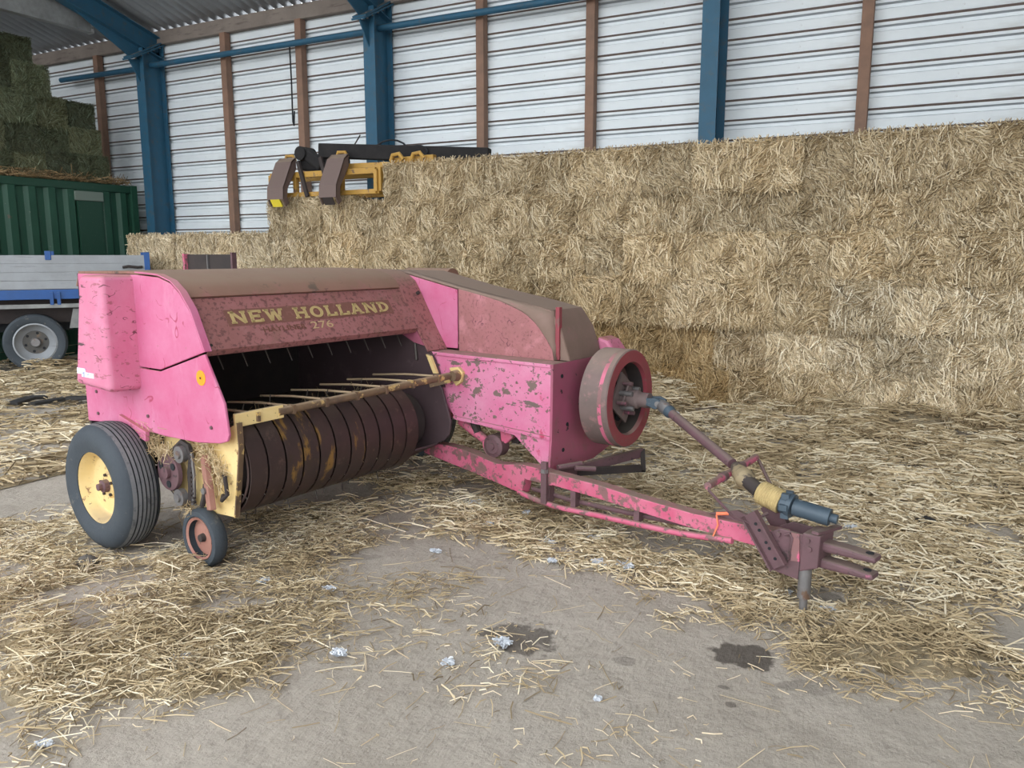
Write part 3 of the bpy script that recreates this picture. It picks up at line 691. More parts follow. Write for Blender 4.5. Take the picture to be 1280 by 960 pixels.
cov.modifiers['bevel'].angle_limit = math.radians(30)
part(MB().box((-.235, -.0225, .905), (-.15, -.0195, .935)).box((-.19, -.0225, .892), (-.07, -.0195, .917)), 'sticker', WHITE, cov)
part(MB().bar((-.14, .13, .655), (.13, .12, .60), .02, .05), 'panel_bracket', PINKD, pan2)
# --- body behind the panel: rear sheet, floor, cross tube
part(MB().box((-.52, .155, .45), (-.50, 1.60, 1.40)), 'rear_sheet', DARK)
part(MB().sheet([(.34, .628), (.2, .58), (-.50, .56)], 1, .205, 1.60, .012), 'feed_floor', DARK)
part(MB().box((-.50, 1.585, .56), (.30, 1.60, 1.375)), 'feed_side', FLARE)
part(MB().prism([(.30, .74), (.82, .72), (.75, .88), (.625, 1.045), (.46, 1.27), (.30, 1.35)], 1, 1.585, 1.60), 'opening_side_sheet', FLARE)
part(MB().prism([(.50, 1.02), (.62, 1.045), (.68, .96), (.60, .975)], 1, 1.572, 1.584), 'pink_remnant', PINKSHADE)
part(MB().prism([(.70, .91), (.735, .90), (.785, .80), (.755, .80)], 1, 1.565, 1.584), 'cream_stop', CREAM)
part(MB().tube([(.60, 1.58, .97), (.62, 1.57, .87)], .008, 6), 'rod', TINE)
part(MB().box((-.5, .20, .42), (.05, 1.6, .56)), 'axle_frame', DARK, bevel=.01)
for i in range(10):
    y = .30 + i * .137
    part(MB().tube([(.47, y, 1.06), (.50, y + .01, .99), (.52, y + .012, .95)], [.005, .004, .003], 6), 'feeder_tine', TINE)
part(MB().box((.43, .2, 1.05), (.50, 1.57, 1.085)), 'feeder_bar', DARK)
# --- yellow plate, chain drive, gauge wheel
yp = part(MB().prism([(.04, .66), (.06, .52), (.10, .39), (.25, .29), (.55, .262), (.71, .272), (.745, .46), (.772, .618), (.768, .735), (.70, .70), (.50, .70)], 1, .195, .21), 'drive_plate', CREAM, bevel=.004)
part(MB().box((.02, .19, .55), (.10, .194, .57)).box((.125, .185, .55), (.15, .194, .66)), 'slot', BLACK, yp)
part(MB().sheet([(.708, .272), (.745, .46), (.772, .618), (.768, .735)], 1, .195, .222, .008), 'plate_flange', GOLD, yp)
spk = part(MB().lathe([(-.02, 0), (-.02, .03), (0, .03), (0, .092), (.02, .095), (.02, 0)], (.285, .125, .44), 1, 28, closed=False), 'sprocket', RUSTP, label='pinkish steel drive sprocket')
for t in (.6, 2.7, 4.8): part(MB().tube([(.285 + .06 * math.cos(t), .124, .44 + .06 * math.sin(t)), (.285 + .06 * math.cos(t), .12, .44 + .06 * math.sin(t))], .018, 10), 'sprocket_hole', BLACK, spk)
for c, r in (((.395, .12, .545), .042), ((.37, .12, .325), .042)):
    ro = part(MB().lathe([(-.01, 0), (-.01, r * .45), (0, r * .5), (0, r), (.03, r), (.03, 0)], c, 1, 20, closed=False), 'idler_roller', STEEL)
ch = [(.21, .50), (.30, .545), (.38, .60), (.43, .585), (.45, .53), (.43, .45), (.43, .38), (.42, .31), (.37, .27), (.31, .32), (.24, .36), (.19, .43)]
def loop(pts, y): return [(x, y, z) for x, z in pts] + [(pts[0][0], y, pts[0][1])]
part(MB().tube(loop(ch, .155), .016, 6, cap=False), 'drive_chain', DARK)
part(MB().tube([(x, .145, z) for x, z in ((.47, .56), (.48, .45), (.47, .35), (.45, .30))], .009, 6), 'chain_guard_rod', STEEL)
for i in range(12):
    t = i / 11; part(MB().box((.455 + .01 * math.sin(t * 3), .135, .31 + t * .25), (.475, .15, .322 + t * .25)), 'chain_link', DARK)
part(MB().bar((.545, .165, .56), (.60, .15, .30), .03, .055), 'gauge_arm', PINKRIM, bevel=.004)
part(MB().tube([(.565, .155, .39), (.565, .13, .39)], .016, 8), 'bolt', STEEL)
part(MB().tube([(.655, .19, .47), (.70, .165, .475), (.71, .165, .39), (.665, .165, .355), (.64, .19, .37)], .01, 8), 'handle', DARK)
part(MB().tube([(.50, .19, .40), (.52, .165, .34), (.50, .165, .30)], .014, 8), 'stop_bracket', DARK)
GW = (.515, .13, .145)
part(MB().lathe([(0, .105), (-.008, .112), (-.006, .135), (.012, .145), (.045, .145), (.062, .135), (.062, .105)], GW, 1, 40), 'gauge_tyre', RUBBER)
gri = part(MB().lathe([(.0, .092), (-.006, .106), (.06, .106), (.06, .096), (.03, .09), (.022, .03), (.02, 0)], GW, 1, 36, closed=False), 'gauge_rim', PINKRIM)
part(MB().lathe([(.0, 0), (.0, .018), (.022, .022)], GW, 1, 14, closed=False), 'hub', DARK, gri)
# --- main wheels
def main_wheel(xc, y0, flip=1):
    R_ = .33; pr = []; mi = []
    # outer sidewall to tread with grooves
    pts = [(.0, .185), (-.004, .20), (-.018, .235), (-.016, .275), (.004, .308), (.022, .32)]
    pr += pts; mi += [0] * (len(pts))
    g = 6; a0, a1 = .024, .148
    for k in range(g):
        u0 = a0 + (a1 - a0) * k / g; u1 = a0 + (a1 - a0) * (k + 1) / g
        crown = lambda u: R_ - .010 * ((u - .086) / .062) ** 2
        pr += [(u0 + .003, crown(u0 + .003)), (u1 - .003, crown(u1 - .003)), (u1 - .0025, crown(u1) - .012), (u1 + .0025, crown(u1) - .012)]; mi += [1, 2, 2, 2]
    pr += [(.152, .32), (.17, .308), (.188, .275), (.188, .235), (.175, .20), (.17, .185)]; mi += [0] * 6
    mi[5] = 1
    pr = [(a if flip > 0 else .17 - a, r) for a, r in pr]
    ty = part(MB().lathe(pr, (xc, y0, R_), 1, 72, mi=mi), 'tyre', [RUBBER, TREAD, BLACK], label='grey ribbed rubber tyre')
    q = (lambda a: a) if flip > 0 else (lambda a: .17 - a)
    rm = part(MB().lathe([(q(.012), .198), (q(0), .19), (q(.02), .172), (q(.055), .165), (q(.07), .15), (q(.075), .07), (q(.06), .06), (q(.06), 0)], (xc, y0, R_), 1, 48, closed=False), 'rim', CREAM, label='cream painted wheel rim')
    part(MB().lathe([(q(.06), .034), (q(.035), .032), (q(.03), .018), (q(.012), .018), (q(.01), 0)], (xc, y0, R_), 1, 18, closed=False), 'hub', RUSTP, rm)
    for k in range(5):
        t = 2 * PI * k / 5 + .4; part(MB().tube([(xc + .055 * math.cos(t), y0 + q(.072), R_ + .055 * math.sin(t)), (xc + .055 * math.cos(t), y0 + q(.05), R_ + .055 * math.sin(t))], .008, 6), 'wheel_bolt', DARK, rm)
main_wheel(-.105, -.045); main_wheel(-.10, 2.26, -1)
part(MB().tube([(-.105, .08, .33), (-.105, .6, .36), (-.10, 2.3, .33)], .035, 12), 'axle', DARK)
# --- pickup
DC = (.56, .50); RB = .25
part(MB().lathe([(0, 0), (0, .17), (1.28, .17), (1.28, 0)], (DC[0], .235, DC[1]), 1, 36, closed=False), 'pickup_drum', DARK)
bw = .1045
for i in range(11):
    y0 = .222 + i * bw
    arc = [(DC[0] + RB * math.cos(t), DC[1] + RB * math.sin(t)) for t in [math.radians(62 - 182 * k / 18) for k in range(19)]]
    arc = [(DC[0] - .22, DC[1] + .13), (DC[0] - .02, DC[1] + .19)] + arc
    bd = MB().sheet(arc, 1, y0 + .006, y0 + bw - .006, -.004)
    # turned-in edges of the band
    for ye in (y0 + .006, y0 + bw - .010):
        inn = [(DC[0] + (RB - .028) * math.cos(t), DC[1] + (RB - .028) * math.sin(t)) for t in [math.radians(62 - 182 * k / 18) for k in range(19)]]
        bd.sheet([(a * .5 + c * .5, b_ * .5 + d_ * .5) for (a, b_), (c, d_) in zip(arc[2:], inn)], 1, ye, ye + .004, .014)
    part(bd, 'pickup_band', BANDY if i in (2, 3, 4, 6) else BAND)
for i in range(10):
    y = .222 + (i + 1) * bw
    for t in ((-95, 66) if i % 2 else (-75, 80)):
        t = math.radians(t + 7 * (i % 3)); c, s_ = math.cos(t), math.sin(t); r0, r1 = .17, .30
        bend = .03
        part(MB().tube([(DC[0] + r0 * c, y, DC[1] + r0 * s_), (DC[0] + r1 * c + bend * s_, y + .003, max(.03, DC[1] + r1 * s_ - bend * c))], .0028, 5), 'pickup_tine', TINE)
part(MB().prism([(.30, .20), (.46, .222), (.84, .405), (.875, .44), (.888, .52), (.825, .71), (.78, .76), (.30, .76)], 1, 1.565, 1.58), 'flare_sheet', FLARE, bevel=.004)
part(MB().sheet([(.46, .222), (.78, .378)], 1, 1.37, 1.565, .01), 'flare_lip', FLARE)
# --- wind guard
RODM = M('worn_tan_rod', (.56, .42, .27), .45, .2, layers=[((.12, .08, .06), 18, .6, .66)])
A_ = Vector((.745, .20, .742)); B_ = Vector((.908, 1.60, .802))
wg = part(MB().tube([A_.lerp(B_, .16), B_], .021, 12), 'wind_guard_bar', GOLD)
part(MB().bar(A_, A_.lerp(B_, .18), .02, .065), 'wind_guard_bar_end', CREAM, bevel=.004)
for i in range(7):
    p = A_.lerp(B_, .08 + i * .135)
    part(MB().tube([p + Vector((0, 0, .014)), p + Vector((-.25, 0, .004)), p + Vector((-.52, 0, -.022))], .0065, 6), 'wind_guard_rod', RODM)
    part(MB().box(tuple(p + Vector((-.024, -.008, -.022))), tuple(p + Vector((.023, .008, .022)))), 'rod_clamp', GOLD)
part(MB().bar((.86, 1.60, .77), (.74, 1.55, .735), .02, .04), 'guard_strut', GOLD)
bk = part(MB().prism([(.865, .84), (.93, .85), (.965, .82), (.95, .76), (.915, .735), (.88, .77)], 1, 1.585, 1.612), 'guard_bracket', CREAM, bevel=.004)
part(MB().lathe([(-.05, 0), (-.05, .03), (0, .034)], (.925, 1.59, .80), 1, 16, closed=False), 'pivot_cap', GOLD, bk)
# --- hood end band, wedge and flywheel shield
part(MB().sheet([(.715, .93), (.64, 1.045), (.496, 1.288), (.462, 1.338), (.408, 1.374), (.335, 1.397), (.22, 1.408), (-.50, 1.41)], 1, 1.576, 1.742, -.012), 'end_band', HOOD)
part(MB().tube([(.515, 1.70, 1.262), (.528, 1.70, 1.27)], .012, 8), 'bolt', DARK)
part(MB().prism([(.36, 1.382), (.798, 1.291), (.797, .935), (.70, .935), (.50, 1.275)], 1, 1.745, 1.756), 'wedge_panel', PINK, bevel=.002)
part(MB().sheet([(1.575, .916), (1.515, 1.09), (1.44, 1.19), (1.25, 1.228), (.80, 1.303), (.36, 1.394), (-.50, 1.40)], 1, 1.79, 2.13, -.012), 'shield_roof', SHIELDD)
part(MB().prism([(-.5, .92), (1.565, .935), (1.515, 1.08), (1.44, 1.18), (.80, 1.295), (.36, 1.385), (-.5, 1.39)], 1, 2.13, 2.145), 'shield_far_side', SHIELDD)
sc = [(1.03, 1.252), (1.12, 1.232), (1.203, 1.205), (1.27, 1.18), (1.316, 1.155), (1.36, 1.122), (1.398, 1.083), (1.445, 1.025), (1.48, .971), (1.492, .914)]
part(MB().prism([(.805, .914), (.805, 1.296)] + sc, 1, 1.748, 1.758), 'shield_side', SHIELD, bevel=.003)
cB = [(1.03, 1.80, 1.262), (1.12, 1.80, 1.248), (1.22, 1.80, 1.232), (1.29, 1.80, 1.218), (1.35, 1.80, 1.207), (1.41, 1.80, 1.195), (1.46, 1.80, 1.185), (1.485, 1.80, 1.12), (1.492, 1.80, 1.03), (1.494, 1.80, .914)]
lf = MB(); vs = []
for (a, c), q in zip(sc, cB): vs += [(a, 1.752, c), q]
vs = [(.36, 1.752, 1.385), (.36, 1.80, 1.394), (.80, 1.752, 1.294), (.80, 1.80, 1.304)] + vs
lf.add(vs, [(2 * i, 2 * i + 2, 2 * i + 3, 2 * i + 1) for i in range(len(vs) // 2 - 1)], 0, True)
lo_ = part(lf, 'shield_corner', SHIELDD); lo_.modifiers.new('thickness', 'SOLIDIFY').thickness = .006
part(MB().prism([(1.47, .914), (1.572, .914), (1.512, 1.085), (1.47, 1.16)], 1, 1.786, 1.80), 'shield_front_cheek', SHIELDD)
part(MB().box((1.486, 1.772, .914), (1.512, 1.802, 1.212)), 'shield_flange', REDR, bevel=.003)
part(MB().prism([(1.52, .92), (1.60, .93), (1.68, .90), (1.60, 1.0), (1.53, 1.02)], 1, 2.16, 2.32), 'clutch_cover', PINKD, bevel=.02)
# --- bale chamber
side = [(.655, .922), (1.565, .912), (1.569, .503), (1.545, .325), (1.528, .325), (1.32, .488), (.884, .536), (.797, .634), (.62, .80)]
cs = part(MB().prism(side, 1, 1.612, 1.626), 'chamber_side', PINKC, bevel=.003)
part(MB().prism([(.88, .55), (1.567, .515), (1.567, .497), (.88, .530)], 1, 1.598, 1.614), 'side_fold', PINKC, cs)
part(MB().prism([(.655, .925), (1.565, .914), (1.565, .895), (.655, .905)], 1, 1.602, 1.75), 'top_ledge', PINKC, cs, bevel=.003)
fp = part(MB().prism([(1.612, .914), (2.18, .915), (2.25, .45), (2.27, .34), (2.06, .30), (1.585, .316), (1.605, .5)], 0, 1.562, 1.578), 'front_plate', PINKSHADE, bevel=.003)
part(MB().box((1.578, 1.93, .66), (1.581, 1.98, .76)), 'name_plate', M('dark_green_plate', (.045, .07, .075), .5), fp)
for y, z in ((1.70, .84), (1.76, .56), (2.06, .84), (1.72, .42), (2.12, .40), (2.1, .55)): part(MB().tube([(1.575, y, z), (1.582, y, z)], .012, 6), 'plate_hole', BLACK, fp)
part(MB().prism([(-2.3, .42), (.5, .42), (.6, .56), (1.555, .56), (1.555, .90), (-2.3, .90)], 1, 1.63, 2.17), 'bale_case', PINKSHADE, bevel=.005)
for x in (-2.0, -1.4, -.8): part(MB().box((x, 1.615, .40), (x + .05, 2.185, .93)), 'case_rib', DRAW)
# rear knotter housing and chute seen over the hood
part(MB().box((-2.05, 1.80, .90), (-1.45, 2.05, 1.25)), 'knotter_cover', DARK, bevel=.01)
part(MB().box((-1.44, 1.74, .9), (-1.42, 1.78, 1.515)), 'chute_cheek', RUSTP); part(MB().box((-2.07, 1.73, .9), (-2.045, 1.78, 1.505)), 'chute_cheek', DRAW)
ch_ = part(MB().box((-2.045, 1.76, 1.28), (-1.44, 1.775, 1.50)), 'chute_back', DARK)
part(MB().box((-1.76, 1.745, 1.28), (-1.75, 1.76, 1.50)), 'chute_seam', STEEL, ch_)
part(MB().tube([(-.15, 2.33, 1.33), (.27, 2.33, 1.33)], .075, 20), 'roller_cover', HOODT)
part(MB().bar((-.05, 2.13, 1.2), (-.05, 2.33, 1.30), .04, .04), 'roller_arm', PINKSHADE)
# --- roller and bracket below the chamber
ar = part(MB().tube([(.86, 1.70, .50), (.97, 1.685, .455), (1.08, 1.68, .405)], [.03, .03, .026], 10), 'tension_arm', DRAW)
part(MB().lathe([(-.06, 0), (-.06, .018), (-.05, .02), (-.05, .045), (-.045, .05), (-.04, .068), (.03, .068), (.03, 0)], (1.138, 1.69, .392), 1, 28, closed=False), 'roller_wheel', RUSTP)
part(MB().prism([(1.06, .36), (1.05, .42), (1.10, .45), (1.14, .33), (1.09, .325)], 1, 1.655, 1.70), 'roller_bracket', DRAW, bevel=.005)
part(MB().prism([(1.17, .56), (1.29, .55), (1.275, .46), (1.22, .415), (1.19, .43)], 1, 1.66, 1.70), 'hanger', DRAW, bevel=.004)
part(MB().prism([(1.22, .55), (1.33, .55), (1.27, .41), (1.22, .41)], 1, 1.72, 1.78), 'hanger_web', DARK)
part(MB().tube([(.97, 1.68, .53), (1.00, 1.68, .45)], .026, 8), 'arm_joint', DARK)
# --- flywheel
FC = (0, 1.95, .71)
fw_ = part(MB().lathe([(1.70, .205), (1.70, .268), (1.705, .274), (1.815, .274), (1.838, .2745), (1.865, .274), (1.872, .268), (1.872, .205), (1.85, .198), (1.76, .198)], FC, 0, 64, mi=[1, 0, 0, 3, 0, 0, 1, 1, 2, 1]), 'flywheel_rim', [RIMW, REDR, DARK, DRAW], label='worn red flywheel rim')
web = part(MB().lathe([(1.74, 0), (1.74, .21), (1.76, .21), (1.76, 0)], FC, 0, 48, closed=False), 'flywheel_web', M('flywheel_web_dark', (.09, .05, .045), .7, layers=[((.16, .09, .07), 9, .55, .7)]))
for t in (.5, 2.1, 3.6, 5.2):
    c, s_ = math.cos(t), math.sin(t)
    part(MB().tube([(1.762, 1.95 + .13 * c, .71 + .13 * s_), (1.768, 1.95 + .13 * c, .71 + .13 * s_)], .036, 14), 'web_hole', BLACK, web)
HUBM = M('dusty_hub_steel', (.17, .13, .125), .7, .1, var=((.17, .12, .115), 14), layers=[((.32, .12, .14), 12, .62, .68)])
hub = part(MB().prism([(1.95 + .15 * math.cos(t), .71 + .15 * math.sin(t)) for t in [math.radians(10 + 90 * k) for k in range(4)]], 0, 1.82, 1.832), 'hub_plate', HUBM)
part(MB().prism([(1.95 + .085 * math.cos(t), .71 + .085 * math.sin(t)) for t in [math.radians(10 + 90 * k) for k in range(4)]], 0, 1.862, 1.872), 'hub_plate', HUBM, hub)
for k in range(4):
    t = math.radians(10 + 90 * k); yy, zz = 1.95 + .085 * math.cos(t), .71 + .085 * math.sin(t)
    part(MB().tube([(1.76, yy, zz), (1.89, yy, zz)], .012, 8), 'hub_bolt', RUSTP, hub)
    t += PI / 4; yy, zz = 1.95 + .06 * math.cos(t), .71 + .06 * math.sin(t)
    part(MB().tube([(1.80, yy, zz), (1.91, yy, zz)], .014, 8), 'hub_bolt', STEEL, hub)
part(MB().lathe([(1.76, .045), (1.86, .045), (1.87, .052), (1.92, .052), (1.93, .042), (1.99, .042), (1.99, 0)], FC, 0, 24, closed=False), 'hub_sleeve', HUBM)
part(MB().tube([(1.56, 1.95, .71), (1.76, 1.95, .71)], .05, 16), 'flywheel_shaft', DARK)
# --- driveline
sd = (Vector((2.64, 1.50, .535)) - Vector((2.05, 1.935, .695))).normalized()
for s_ in (-1, 1): part(MB().prism([(1.985, .69), (2.04, .672), (2.075, .69), (2.075, .72), (2.04, .735), (1.985, .73)], 1, 1.95 + s_ * .032 - .009, 1.95 + s_ * .032 + .009), 'yoke_ear', SLEEVE, bevel=.004)
part(MB().lathe([(-.045, 0), (-.045, .016), (.045, .016), (.045, 0)], (2.055, 1.95, .704), 1, 12, closed=False), 'universal_joint_cross', STEEL)
U0 = Vector((2.055, 1.945, .700))
part(MB().tube([U0, U0 + sd * .03, U0 + sd * .085, U0 + sd * .10], [.028, .034, .034, .03], 14), 'driveline_yoke', STEEL)
part(MB().tube([U0 + sd * .10, U0 + sd * .115, U0 + sd * .14], [.034, .034, .024], 14), 'driveline_collar', SLEEVE)
part(MB().tube([U0 + sd * .135, U0 + sd * .72], .0245, 16), 'driveline_shaft', RUSTP, label='rusty pink driveline tube')
part(MB().tube([(2.63, 1.22, .515), (2.63, 1.83, .515)], .017, 12), 'support_bar', DRAW)
for q in (1.38, 1.60): part(MB().tube([(2.63, q, .515), (2.63, q + .04, .515)], .022, 12), 'support_collar', RUSTP)
part(MB().tube([(2.63, 1.235, .52), (2.64, 1.21, .50), (2.74, 1.25, .39), (2.79, 1.30, .36), (2.85, 1.36, .40)], .0065, 6), 'support_wire', RUSTP)
part(MB().tube([(2.63, 1.82, .52), (2.65, 1.82, .50), (2.78, 1.62, .44), (2.83, 1.52, .40)], .008, 6), 'support_wire', RUSTP)
V0 = U0 + sd * .72
V1 = Vector((2.735, 1.405, .515)); V2 = Vector((2.80, 1.38, .485)); V3 = Vector((2.905, 1.365, .457)); V4 = Vector((2.955, 1.36, .449)); V5 = Vector((3.105, 1.36, .431)); V6 = Vector((3.135, 1.36, .428))
part(MB().tube([V0 + sd * .03, V0 + (V1 - V0) * .5, V0 + (V1 - V0) * .9, V1 + (V2 - V1) * .3], [.024, .036, .047, .030], 16), 'joint_bell', M('tan_joint_bell', (.30, .235, .14), .7, layers=[((.08, .06, .05), 9, .5, .56)]))
part(MB().tube([V1, V2], .032, 12), 'universal_joint', DARK)
pts = []; rs = []
for k in range(45):
    t = k / 44; pts.append(V2.lerp(V3, t)); rs.append(.05 + .003 * abs(math.sin(k * PI / 4)) - .010 * max(0, .12 - t) / .12)
part(MB().tube(pts, rs, 18), 'twine_winding', TWINE, label='tan twine wound around the driveline')
part(MB().tube([V3, V3.lerp(V4, .2), V3.lerp(V4, .55), V3.lerp(V4, .6), V4], [.044, .046, .046, .052, .052], 16), 'sleeve_collar', SLEEVE)
for k in range(6):
    t = k * PI / 3; part(MB().box((2.925 - .012, 1.36 + .048 * math.cos(t) - .012, .453 + .048 * math.sin(t) - .012), (2.925 + .02, 1.36 + .048 * math.cos(t) + .012, .453 + .048 * math.sin(t) + .012)), 'collar_lug', SLEEVE)
part(MB().tube([V4, V4.lerp(V5, .02), V5, V5 + (V6 - V5) * .05], [.03, .037, .037, .03], 18), 'shaft_sleeve', SLEEVE, label='blue-grey driveline sleeve')
part(MB().tube([V5, V6], .02, 14), 'shaft_end', SLEEVE)
# --- drawbar
DA = Vector((.58, 1.663)); DB = Vector((3.04, 1.31)); DD = (DB - DA).normalized(); DNv = Vector((-DD.y, DD.x))
def dbprism(poly, off0, off1):
    """polygon of (x, z) in the vertical plane of the drawbar, thickened across it"""
    b_ = MB(); n0 = len(poly); vs = []
    for off in (off0, off1):
        for x, z in poly:
            s_ = (x - DA.x) / DD.x; p = DA + DD * s_ + DNv * off; vs.append((p.x, p.y, z))
    return b_.add(vs, [tuple(range(n0 - 1, -1, -1)), tuple(range(n0, 2 * n0))] + [(i, (i + 1) % n0, n0 + (i + 1) % n0, n0 + i) for i in range(n0)])
top = [(.58, .300), (.70, .345), (.80, .352), (.90, .352), (1.02, .344), (1.13, .326), (1.22, .316), (1.30, .326), (1.41, .348), (1.50, .350), (1.64, .342)]
part(dbprism(top + [(1.64, .272), (1.44, .268), (1.42, .18), (1.02, .226), (.62, .262), (.58, .268)], 0, .07), 'drawbar_root', DRAW, bevel=.004)
part(dbprism([(1.62, .344), (1.94, .342), (2.20, .328), (2.50, .320), (2.93, .336), (2.93, .245), (2.48, .248), (2.2, .258), (1.94, .270), (1.62, .276)], .001, .072), 'drawbar_beam', DRAW, bevel=.005)
def dbp(x, z, off): 
    s_ = (x - DA.x) / DD.x; p = DA + DD * s_ + DNv * off; return (p.x, p.y, z)
part(MB().tube([dbp(1.40, .188, .0), dbp(1.55, .168, .0), dbp(1.70, .165, .0), dbp(1.94, .182, .0), dbp(2.21, .196, .0), dbp(2.44, .21, .0), dbp(2.70, .243, .0)], .0155, 10), 'truss_rod', DRAW)
part(MB().tube([dbp(1.45, .205, .06), dbp(1.70, .20, .06), dbp(1.94, .208, .06), dbp(2.21, .222, .06), dbp(2.6, .25, .06)], .014, 8), 'truss_rod', RUSTP)
for x, z0, z1 in ((1.60, .17, .30), (1.78, .185, .28), (2.18, .20, .262)): part(MB().bar(dbp(x, z0, .03), dbp(x, z1, .03), .05, .03), 'truss_spacer', RUSTP)
cl = part(MB().bar(dbp(1.60, .17, -.012), dbp(1.60, .40, -.012), .022, .035), 'clamp_bolt', RUSTP)
part(MB().lathe([(0, 0), (0, .022), (.02, .022), (.02, 0)], dbp(1.60, .34, -.012), 2, 6, closed=False), 'nut', STEEL, cl)
part(MB().bar((1.60, 1.66, .30), (1.82, 2.22, .34), .03, .05), 'catch_bar', RUSTP); part(MB().bar((1.66, 1.75, .30), (1.86, 2.12, .27), .03, .04), 'catch_bar', DARK)
part(MB().bar((1.82, 2.22, .355), (1.87, 2.14, .25), .025, .03), 'catch_upright', DARK)
part(MB().tube([(1.62, 1.60, .35), (1.70, 1.72, .36)], .016, 8).tube([(1.72, 1.62, .36), (1.80, 1.70, .35)], .014, 8), 'latch_rod', RUSTP)
tw = part(MB().tube([dbp(2.62, .345, -.006), dbp(2.63, .30, -.007), dbp(2.61, .245, -.008), dbp(2.615, .222, -.002)], .004, 6), 'tied_twine', TWREDS, label='orange twine tied round the drawbar')
part(MB().tube([dbp(2.615, .348, .0), dbp(2.66, .352, .03)], .008, 6), 'twine_knot', TWREDS, tw)
# --- hitch
part(dbprism([(2.56, .33), (2.70, .375), (2.80, .35), (2.80, .325)], .03, .05), 'gusset', RUSTP)
sp_ = [(2.87, .21), (2.878, .175), (3.015, .163), (3.02, .245), (3.05, .25), (3.05, .36), (2.93, .365), (2.87, .33)]
hpl = part(dbprism(sp_, -.03, -.018), 'hitch_side_plate', RUSTP, bevel=.003); part(dbprism(sp_, .09, .102), 'hitch_side_plate', RUSTP, bevel=.003)
part(dbprism([(3.02, .20), (3.025, .37), (3.10, .375), (3.095, .235)], -.034, .106), 'hitch_block', RUSTP, bevel=.006)
part(dbprism([(2.985, .24), (2.98, .362), (3.015, .362), (3.02, .245)], -.036, -.03), 'pink_patch', DRAW)
for off in (-.045, .115):
    a = Vector(dbp(2.80, .405, off)); c = Vector(dbp(2.945, .205, off)); sgn = -1 if off < 0 else 1
    dr = (c - a).normalized(); n_ = Vector(dr.cross(Vector((DNv.x, DNv.y, 0)))).normalized()
    bc = MB().bar(a, c, .008, .07, up=n_)
    bc.bar(a + n_ * .035 + Vector((DNv.x, DNv.y, 0)) * sgn * .012, c + n_ * .035 + Vector((DNv.x, DNv.y, 0)) * sgn * .012, .03, .008, up=n_)
    bc.bar(a - n_ * .035 + Vector((DNv.x, DNv.y, 0)) * sgn * .012, c - n_ * .035 + Vector((DNv.x, DNv.y, 0)) * sgn * .012, .03, .008, up=n_)
    stt = part(bc, 'hitch_strut', RUSTP)
    if off < 0:
        for f in (.2, .32, .55, .66, .85): part(MB().tube([a.lerp(c, f) - Vector((DNv.x, DNv.y, 0)) * .003, a.lerp(c, f) - Vector((DNv.x, DNv.y, 0)) * .0065], .007, 8), 'strut_hole', BLACK, stt)
part(MB().tube([dbp(2.955, .345, -.036), dbp(2.975, .355, -.038), dbp(2.985, .34, -.038), dbp(2.975, .25, -.036), dbp(2.965, .23, -.034)], .006, 6), 'lynch_clip', RUSTP)
for x, z in ((2.925, .34), (3.05, .345), (3.06, .31), (2.90, .19)): part(MB().tube([dbp(x, z, -.028), dbp(x, z, -.042)], .011, 8), 'bolt', RUSTP)
for z, xt, nm in ((.318, 3.305, 'u'), (.246, 3.30, 'l')):
    c = part(dbprism([(3.06, z - .022), (3.06, z + .022), (3.20, z + .018), (xt, z + .010), (xt, z - .016), (3.2, z - .018)], .0 if nm == 'u' else .0, .075), 'clevis_prong', RUSTP, bevel=.012)
    q = dbp(xt - .035, z + .0105, .037)
    part(MB().tube([(q[0], q[1], q[2] - .002), (q[0], q[1], q[2] + .004)], .016, 14), 'pin_hole', BLACK, c)
part(MB().bar(dbp(3.08, .385, -.04), dbp(3.10, .37, .15), .03, .012), 'hitch_top_plate', RUSTP)
js = dbp(3.035, 0, -.005)
jk = part(MB().tube([(js[0], js[1], .235), (js[0], js[1], .085)], .027, 16), 'jack_outer_tube', STEEL)
part(MB().tube([(js[0], js[1], .12), (js[0], js[1], .004)], .017, 12), 'jack_leg', STEEL, jk)
part(MB().tube([(js[0], js[1], .012), (js[0], js[1], 0)], .03, 14), 'jack_foot', STEEL, jk)
# straw caught in the drive
def tuft(cx, cy, cz, n, spread, name='trapped_straw', parent=None, ln=.10, shade=(.25, .9)):
    rg = RNG; P = np.stack([rg.normal(cx, spread[0], n), rg.normal(cy, spread[1], n), rg.normal(cz, spread[2], n)], 1)
    sv, sf, ss = stalks(P, rg.normal(0, 1, (n, 3)) * np.array([1, .4, .8]), rg.uniform(.4, 1.4, n) * ln, rg.uniform(.002, .004, n), rg.normal(0, .012, (n, 3)), rg.uniform(*shade, n))
    me = straw_mesh(name, np.zeros((0, 3)), np.zeros((0, 4), int), sv, sf, ss, [STRAW, STRAW])
    o = bpy.data.objects.new(name, me); COL.objects.link(o); o.color = (.9, .85, .78, 1)
    if parent: o.parent = parent
    o['kind'] = 'stuff'; return o
tuft(.11, .15, .585, 110, (.045, .015, .03), parent=BR); tuft(.25, .13, .535, 90, (.06, .012, .012), parent=BR)
tuft(.55, .165, .555, 110, (.04, .012, .025), parent=BR); tuft(.64, .175, .47, 70, (.025, .01, .03), parent=BR); tuft(.40, .15, .27, 45, (.035, .015, .025), parent=BR)
tuft(.28, .9, .66, 60, (.05, .4, .012), parent=BR, shade=(.1, .6))

